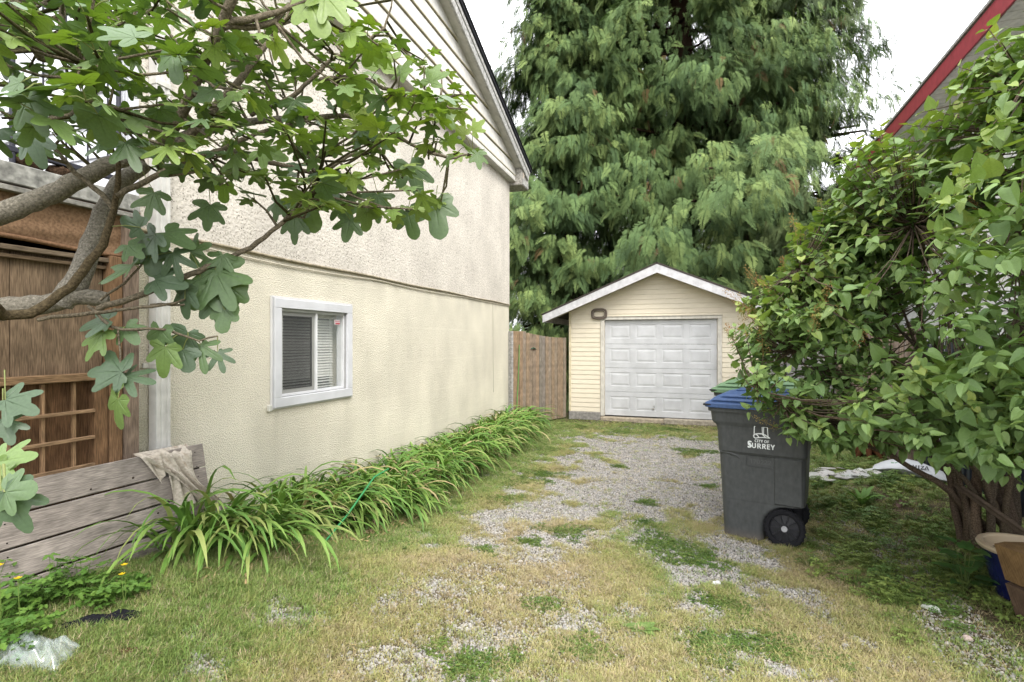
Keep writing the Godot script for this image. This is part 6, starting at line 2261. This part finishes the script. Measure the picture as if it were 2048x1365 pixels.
func make_weeds() -> void:
	var lf := weed_leaf()
	var oval := MB.new()
	var hl := heart_leaf(0.2, 0.25, 0.05)
	var arr := hl.surface_get_arrays(0)
	oval.v = arr[0]; oval.n = arr[1]; oval.c = arr[Mesh.ARRAY_COLOR]; oval.ix = arr[Mesh.ARRAY_INDEX]
	# tall buttercup weeds before the plank panel
	var c0 := lin(0.09, 0.19, 0.035)
	var c1 := lin(0.16, 0.28, 0.05)
	var k := 0
	for q in [[-20, 1215, 0.30, 0.16], [55, 1235, 0.26, 0.14], [105, 1205, 0.24, 0.12], [165, 1195, 0.24, 0.14], [30, 1300, 0.18, 0.13], [205, 1215, 0.16, 0.1], [255, 1190, 0.13, 0.1], [-10, 1270, 0.22, 0.14]]:
		var p := px(q[0], q[1], 2.15)
		p = pxg(q[0], q[1])
		var labs := ["leafy weed at the left picture edge below the planks", "leafy buttercup weed second from the left edge, before the planks", "leafy buttercup weed with tall thin stems before the planks", "bushy lobed weed before the middle of the plank panel", "low leafy weed just behind the clear plastic bag", "small lobed weed behind the black cloth strip", "small weed at the right foot of the plank panel", "lobed weed at the far left, above the plastic bag"]
		var o := thing("buttercup_weed", labs[k], "weed", p, "weeds before the plank panel")
		part(o, "foliage", weed_plant(lf, 46, q[2], q[3], 0.05, c0, c1), M.leaf, true).set_meta("kind", "stuff")
		k += 1
	k = 0
	for q in [[35, 1158, 2.05], [-2, 1132, 2.0], [248, 1131, 2.3], [243, 1150, 2.28]]:
		var p := px(q[0], q[1], q[2])
		var labs := ["yellow buttercup flower before the planks, second from the left edge", "yellow buttercup flower cut by the left picture edge", "upper yellow buttercup of the pair before the right half of the planks", "lower yellow buttercup of the pair before the right half of the planks"]
		var o := thing("buttercup_flower", labs[k], "flower", Vector3(p.x, gh(p.x, p.z), p.z), "yellow buttercups")
		var m := MB.new()
		m.tube([Vector3(p.x - 0.02, o.position.y, p.z), Vector3(p.x + 0.01, (p.y + o.position.y) * 0.5, p.z), p], [0.002, 0.0016, 0.0014], 5, lin(0.14, 0.2, 0.05), false)
		part(o, "stem", m, M.blade)
		for i in 5:
			m = MB.new()
			var a := TAU * i / 5.0
			var d := Vector3(cos(a), 0.35, sin(a)).normalized()
			var s := Vector3(-sin(a), 0, cos(a))
			m.grid([[p - s * 0.001, p, p + s * 0.001], [p + d * 0.007 - s * 0.006, p + d * 0.007 - Vector3(0, 0.002, 0), p + d * 0.007 + s * 0.006], [p + d * 0.013 - s * 0.004, p + d * 0.014, p + d * 0.013 + s * 0.004]], [lin(0.75, 0.52, 0.02)])
			part(o, "petal", m, M.leaf)
		k += 1
	# the broad leaved rosette on the drive
	var p0 := pxg(1283, 1262)
	var o1 := thing("broadleaf_weed", "flat five leaved broad weed alone on the bare ground in the foreground", "weed", p0)
	for q in [[2.9, 0.075], [-0.2, 0.07], [0.5, 0.075], [-1.0, 0.065], [3.7, 0.05], [1.5, 0.05]]:
		var m := MB.new()
		var d: Vector3 = (rt * cos(q[0]) - fw * sin(q[0]) * -1.0)
		m.add(oval, aim(Vector3(0, 0.012, 0) + d * 0.02, d + Vector3(0, 0.25, 0), Vector3.UP, q[1] * 1.15), jit(lin(0.17, 0.27, 0.07), 0.15))
		part(o1, "leaf", m, M.leaf, true)
	# broad leaved young plant near the pot
	p0 = pxg(1930, 1185)
	o1 = thing("young_plant", "young plant of broad dark green leaves left of the blue pot", "plant", p0)
	for i in 13:
		var m := MB.new()
		var a := i * 2.4
		var d := Vector3(cos(a), 0.35, sin(a)).normalized()
		var b := Vector3(cos(a) * 0.05, 0.05 + 0.021 * i, sin(a) * 0.05)
		m.add(oval, aim(b, d, Vector3.UP, rr(0.10, 0.15)), jit(lin(0.065, 0.15, 0.035), 0.2))
		m.tube([Vector3(0, 0, 0), b * 0.6 + Vector3(0, 0.02, 0), b], [0.003, 0.003, 0.002], 4, lin(0.12, 0.17, 0.05), false)
		part(o1, "leaf", m, M.leaf, true)
	# strap weed behind
	p0 = pxg(1725, 1015)
	o1 = thing("dock_weed", "tuft of long bright green upright leaves right of the bin", "weed", p0)
	for i in 11:
		var a := i * 2.4
		var t := Transform3D(Basis(Vector3.UP, a) * Basis.from_scale(Vector3(1.7, 1, 1) * rr(0.3, 0.5)), Vector3.ZERO)
		inst(o1, "leaf", strap_leaf(0.6, 1.1, 1.3, 0.03, 0.3), M.weedmat, t)
	# carpet of weeds on the right, and low clover on the drive: uncountable
	var plants := [weed_plant(lf, 16, 0.09, 0.07, 0.028, Color(0.8, 0.85, 0.8), Color(1.1, 1.1, 1.0)).mesh(), weed_plant(lf, 22, 0.13, 0.09, 0.034, Color(0.8, 0.85, 0.8), Color(1.1, 1.1, 1.0)).mesh()]
	var wh := [[], []]
	var tc := [[], []]
	for i in 5200:
		var z := rr(-9.4, -1.6)
		var x := rr(0.5, 2.65)
		if not inside_view(x, z):
			continue
		var n := nz.get_noise_2d(x * 60.0 + 7.0, z * 60.0)
		var e := 1.0 + 0.15 * n
		# the band of cover from beside the bin wheel round to the pot
		var pr := ss(0.75, 1.15, x - 0.10 * (z + 4.2)) * ss(-8.6, -7.0, z) * ss(-3.05, -3.9, z + 0.25 * (x - 1.0))
		pr *= 0.35 + 0.9 * ss(-0.25, 0.25, n)
		pr += 0.05 * ss(1.0, 1.8, x)
		if (Vector2(x, z) - Vector2(1.6, -7.1)).length() < 0.5:
			pr *= 0.1
		if rng.randf() > pr * 0.42:
			continue
		var v := 1 if rng.randf() < 0.35 else 0
		wh[v].append(Transform3D(Basis(Vector3.UP, rr(0, TAU)) * Basis.from_scale(Vector3.ONE * rr(0.6, 1.25)), Vector3(x, gh(x, z) - 0.005, z)))
		tc[v].append(jit(lin(0.12, 0.21, 0.055).lerp(lin(0.26, 0.32, 0.085), rng.randf() * e), 0.2))
	for v in 2:
		var o2 := scatter(self, "ground_cover", plants[v], M.leaf, wh[v], tc[v])
		tag(o2, ["low leafy weeds spreading over the soil right of the bin", "taller leafy weeds scattered over the soil right of the bin"][v], "weeds", "", "stuff")
	# clover patches on the drive and beside the daylilies
	var cl := weed_plant(lf, 20, 0.028, 0.06, 0.013, Color(0.8, 0.85, 0.8), Color(1.15, 1.1, 1.0)).mesh()
	var w2 := []
	var t2 := []
	var spots := []
	for q in [[1130, 1062, 0.22], [1300, 1050, 0.16], [1240, 935, 0.10], [1390, 905, 0.3], [1080, 950, 0.3], [1040, 965, 0.3], [1330, 1090, 0.28], [1390, 1120, 0.25], [1290, 1005, 0.12], [960, 1100, 0.12], [1060, 1085, 0.12], [870, 1010, 0.2], [760, 1080, 0.25], [980, 930, 0.3], [1100, 900, 0.3], [1250, 865, 0.4], [1150, 855, 0.4], [1330, 860, 0.4], [1420, 975, 0.1], [1000, 1000, 0.2], [1450, 1210, 0.2], [1560, 1290, 0.25], [1420, 1290, 0.2], [940, 1330, 0.2], [1160, 1300, 0.14], [1090, 1210, 0.12]]:
		spots.append([pxg(q[0], q[1]), q[2]])
	for s in spots:
		for i in int(1500.0 * s[1] * s[1]) + 12:
			var a := rr(0, TAU)
			var r: float = s[1] * sqrt(rng.randf()) * (0.7 + 0.4 * sin(a * 3.0 + s[1] * 50.0))
			var x: float = s[0].x + cos(a) * r * 1.3
			var z: float = s[0].z + sin(a) * r
			w2.append(Transform3D(Basis(Vector3.UP, rr(0, TAU)) * Basis.from_scale(Vector3.ONE * rr(0.6, 1.3)), Vector3(x, gh(x, z) - 0.003, z)))
			t2.append(jit(lin(0.10, 0.19, 0.04).lerp(lin(0.20, 0.27, 0.06), rng.randf()), 0.2))
	var o3 := scatter(self, "clover", cl, M.leaf, w2, t2)
	tag(o3, "low clover and moss patches scattered over the gravel drive", "clover", "", "stuff")

func crumple(at: Vector3, sx: float, sy: float, sz: float, col: Color, sd: float, turn: float, n := 18) -> MB:
	var p := []
	for i in n:
		var row := []
		for j in n:
			var u := i / float(n - 1) * 2.0 - 1.0
			var v := j / float(n - 1) * 2.0 - 1.0
			var e := maxf(0.0, 1.0 - pow(absf(u), 4.0)) * maxf(0.0, 1.0 - pow(absf(v), 4.0))
			var q := Vector3(u * sx * (1.0 + 0.15 * nz.get_noise_2d(v * 70.0 + sd, sd)), 0, v * sz * (1.0 + 0.2 * nz.get_noise_2d(u * 70.0, sd)))
			var h := e * sy * (0.75 + 0.9 * nz2.get_noise_2d(u * 55.0 + sd * 7.0, v * 55.0))
			q = q.rotated(Vector3.UP, turn) + at
			q.y = gh(q.x, q.z) + 0.006 + maxf(h, 0.0) + (0.008 if e > 0.0 else 0.0)
			row.append(q)
		p.append(row)
	var m := MB.new()
	m.grid(p, [col])
	return m

func make_litter() -> void:
	var p := pxg(72, 1322)
	var m := crumple(p, 0.125, 0.075, 0.075, Color.WHITE, 3.0, deg_to_rad(25.0), 14)
	single("plastic_bag", m, M.film, "crumpled clear plastic bag lying on the grass at the lower left", "plastic bag")
	p = pxg(200, 1250)
	m = crumple(p, 0.15, 0.035, 0.028, lin(0.022, 0.022, 0.026), 9.0, deg_to_rad(50.0), 18)
	single("black_strip", m, M.cloth, "black crumpled strip of cloth on the grass before the plank panel", "cloth")
	p = pxg(258, 1310)
	m = crumple(p, 0.05, 0.012, 0.014, lin(0.2, 0.10, 0.06), 13.0, deg_to_rad(40.0), 8)
	single("bark_chip", m, M.bark, "brown bark chip on the grass right of the plastic bag", "bark")
	p = pxg(1862, 1222)
	m = crumple(p, 0.05, 0.02, 0.014, lin(0.5, 0.52, 0.47), 17.0, deg_to_rad(-40.0), 10)
	single("pale_scrap", m, M.stone, "longer pale scrap on the soil left of the split logs", "scrap")
	p = pxg(1815, 1210)
	m = crumple(p, 0.028, 0.016, 0.02, lin(0.55, 0.42, 0.2), 21.0, 0.3, 8)
	single("yellow_leaf", m, M.leaf, "yellowed fallen leaf on the soil left of the pale scrap", "dead leaf")
	p = pxg(1433, 1171)
	m = crumple(p, 0.03, 0.014, 0.012, lin(0.7, 0.7, 0.68), 25.0, 0.2, 8)
	single("white_scrap", m, M.clean, "small white scrap lying where gravel meets grass below the bin", "scrap")
	p = pxg(1935, 1282)
	m = crumple(p, 0.022, 0.014, 0.016, lin(0.45, 0.36, 0.32), 29.0, 0.2, 8)
	single("pink_pebble", m, M.stone, "pale pinkish stone on bare soil at the lower right", "stone")
	p = pxg(1842, 968)
	p = pxg(1802, 1010)
	m = crumple(p, 0.045, 0.035, 0.03, lin(0.25, 0.16, 0.14), 31.0, 0.4, 10)
	single("reddish_stone", m, M.stone, "reddish stone on the weedy mound in front of the soil sack", "stone")

# ---------------------------------------------------------------- everything
func _ready() -> void:
	rng.seed = 4711
	nz.seed = 21
	nz.frequency = 0.02
	nz.fractal_octaves = 4
	nz2.seed = 77
	nz2.frequency = 0.02
	nz2.fractal_octaves = 3
	var cam := Camera3D.new()
	cam.name = "camera"
	cam.position = CAM
	cam.rotation.y = deg_to_rad(YAW)
	cam.fov = rad_to_deg(2.0 * atan(682.5 / F))
	cam.near = 0.05
	cam.far = 900.0
	add_child(cam)
	cam.current = true
	var sm := ProceduralSkyMaterial.new()
	sm.sky_top_color = Color(0.965, 0.972, 0.985)
	sm.sky_horizon_color = Color(0.925, 0.93, 0.945)
	sm.sky_curve = 0.25
	sm.ground_bottom_color = Color(0.5, 0.5, 0.46)
	sm.ground_horizon_color = Color(0.8, 0.8, 0.8)
	sm.ground_curve = 0.1
	sm.sun_angle_max = 1.0
	sm.sky_energy_multiplier = 1.0
	var sky := Sky.new()
	sky.sky_material = sm
	var env := Environment.new()
	env.background_mode = Environment.BG_SKY
	env.sky = sky
	env.tonemap_mode = Environment.TONE_MAPPER_LINEAR
	env.tonemap_exposure = 3.7
	env.sdfgi_enabled = true
	env.ssao_enabled = true
	env.ssil_enabled = true
	var we := WorldEnvironment.new()
	we.name = "environment"
	we.environment = env
	add_child(we)
	var sun := DirectionalLight3D.new()
	sun.name = "sun"
	sun.light_energy = 0.28
	sun.light_color = Color(1.0, 0.985, 0.955)
	sun.light_angular_distance = 24.0
	sun.shadow_enabled = true
	sun.sky_mode = DirectionalLight3D.SKY_MODE_LIGHT_ONLY
	sun.rotation = Vector3(deg_to_rad(-46.0), deg_to_rad(46.0), 0)
	add_child(sun)

	build_materials()
	M.figleaf = mat({"tex": "faint", "bump": "fine", "bs": 0.02, "s": Vector3(0.8, 0.8, 0.8), "world": false, "rough": 0.4, "spec": 0.5, "back": lin(0.44, 0.52, 0.10)})
	M.weedmat = mat({"rough": 0.5, "spec": 0.35, "back": lin(0.25, 0.28, 0.1), "col": lin(0.13, 0.25, 0.05)})
	make_ground()
	make_house()
	make_enclosure()
	make_stones()
	make_garage()
	make_gate()
	make_neighbour()
	make_cedars()
	make_right()
	make_bins()
	make_panel()
	make_fig()
	make_lilac()
	make_lilies()
	make_weeds()
	make_grass()
	make_litter()
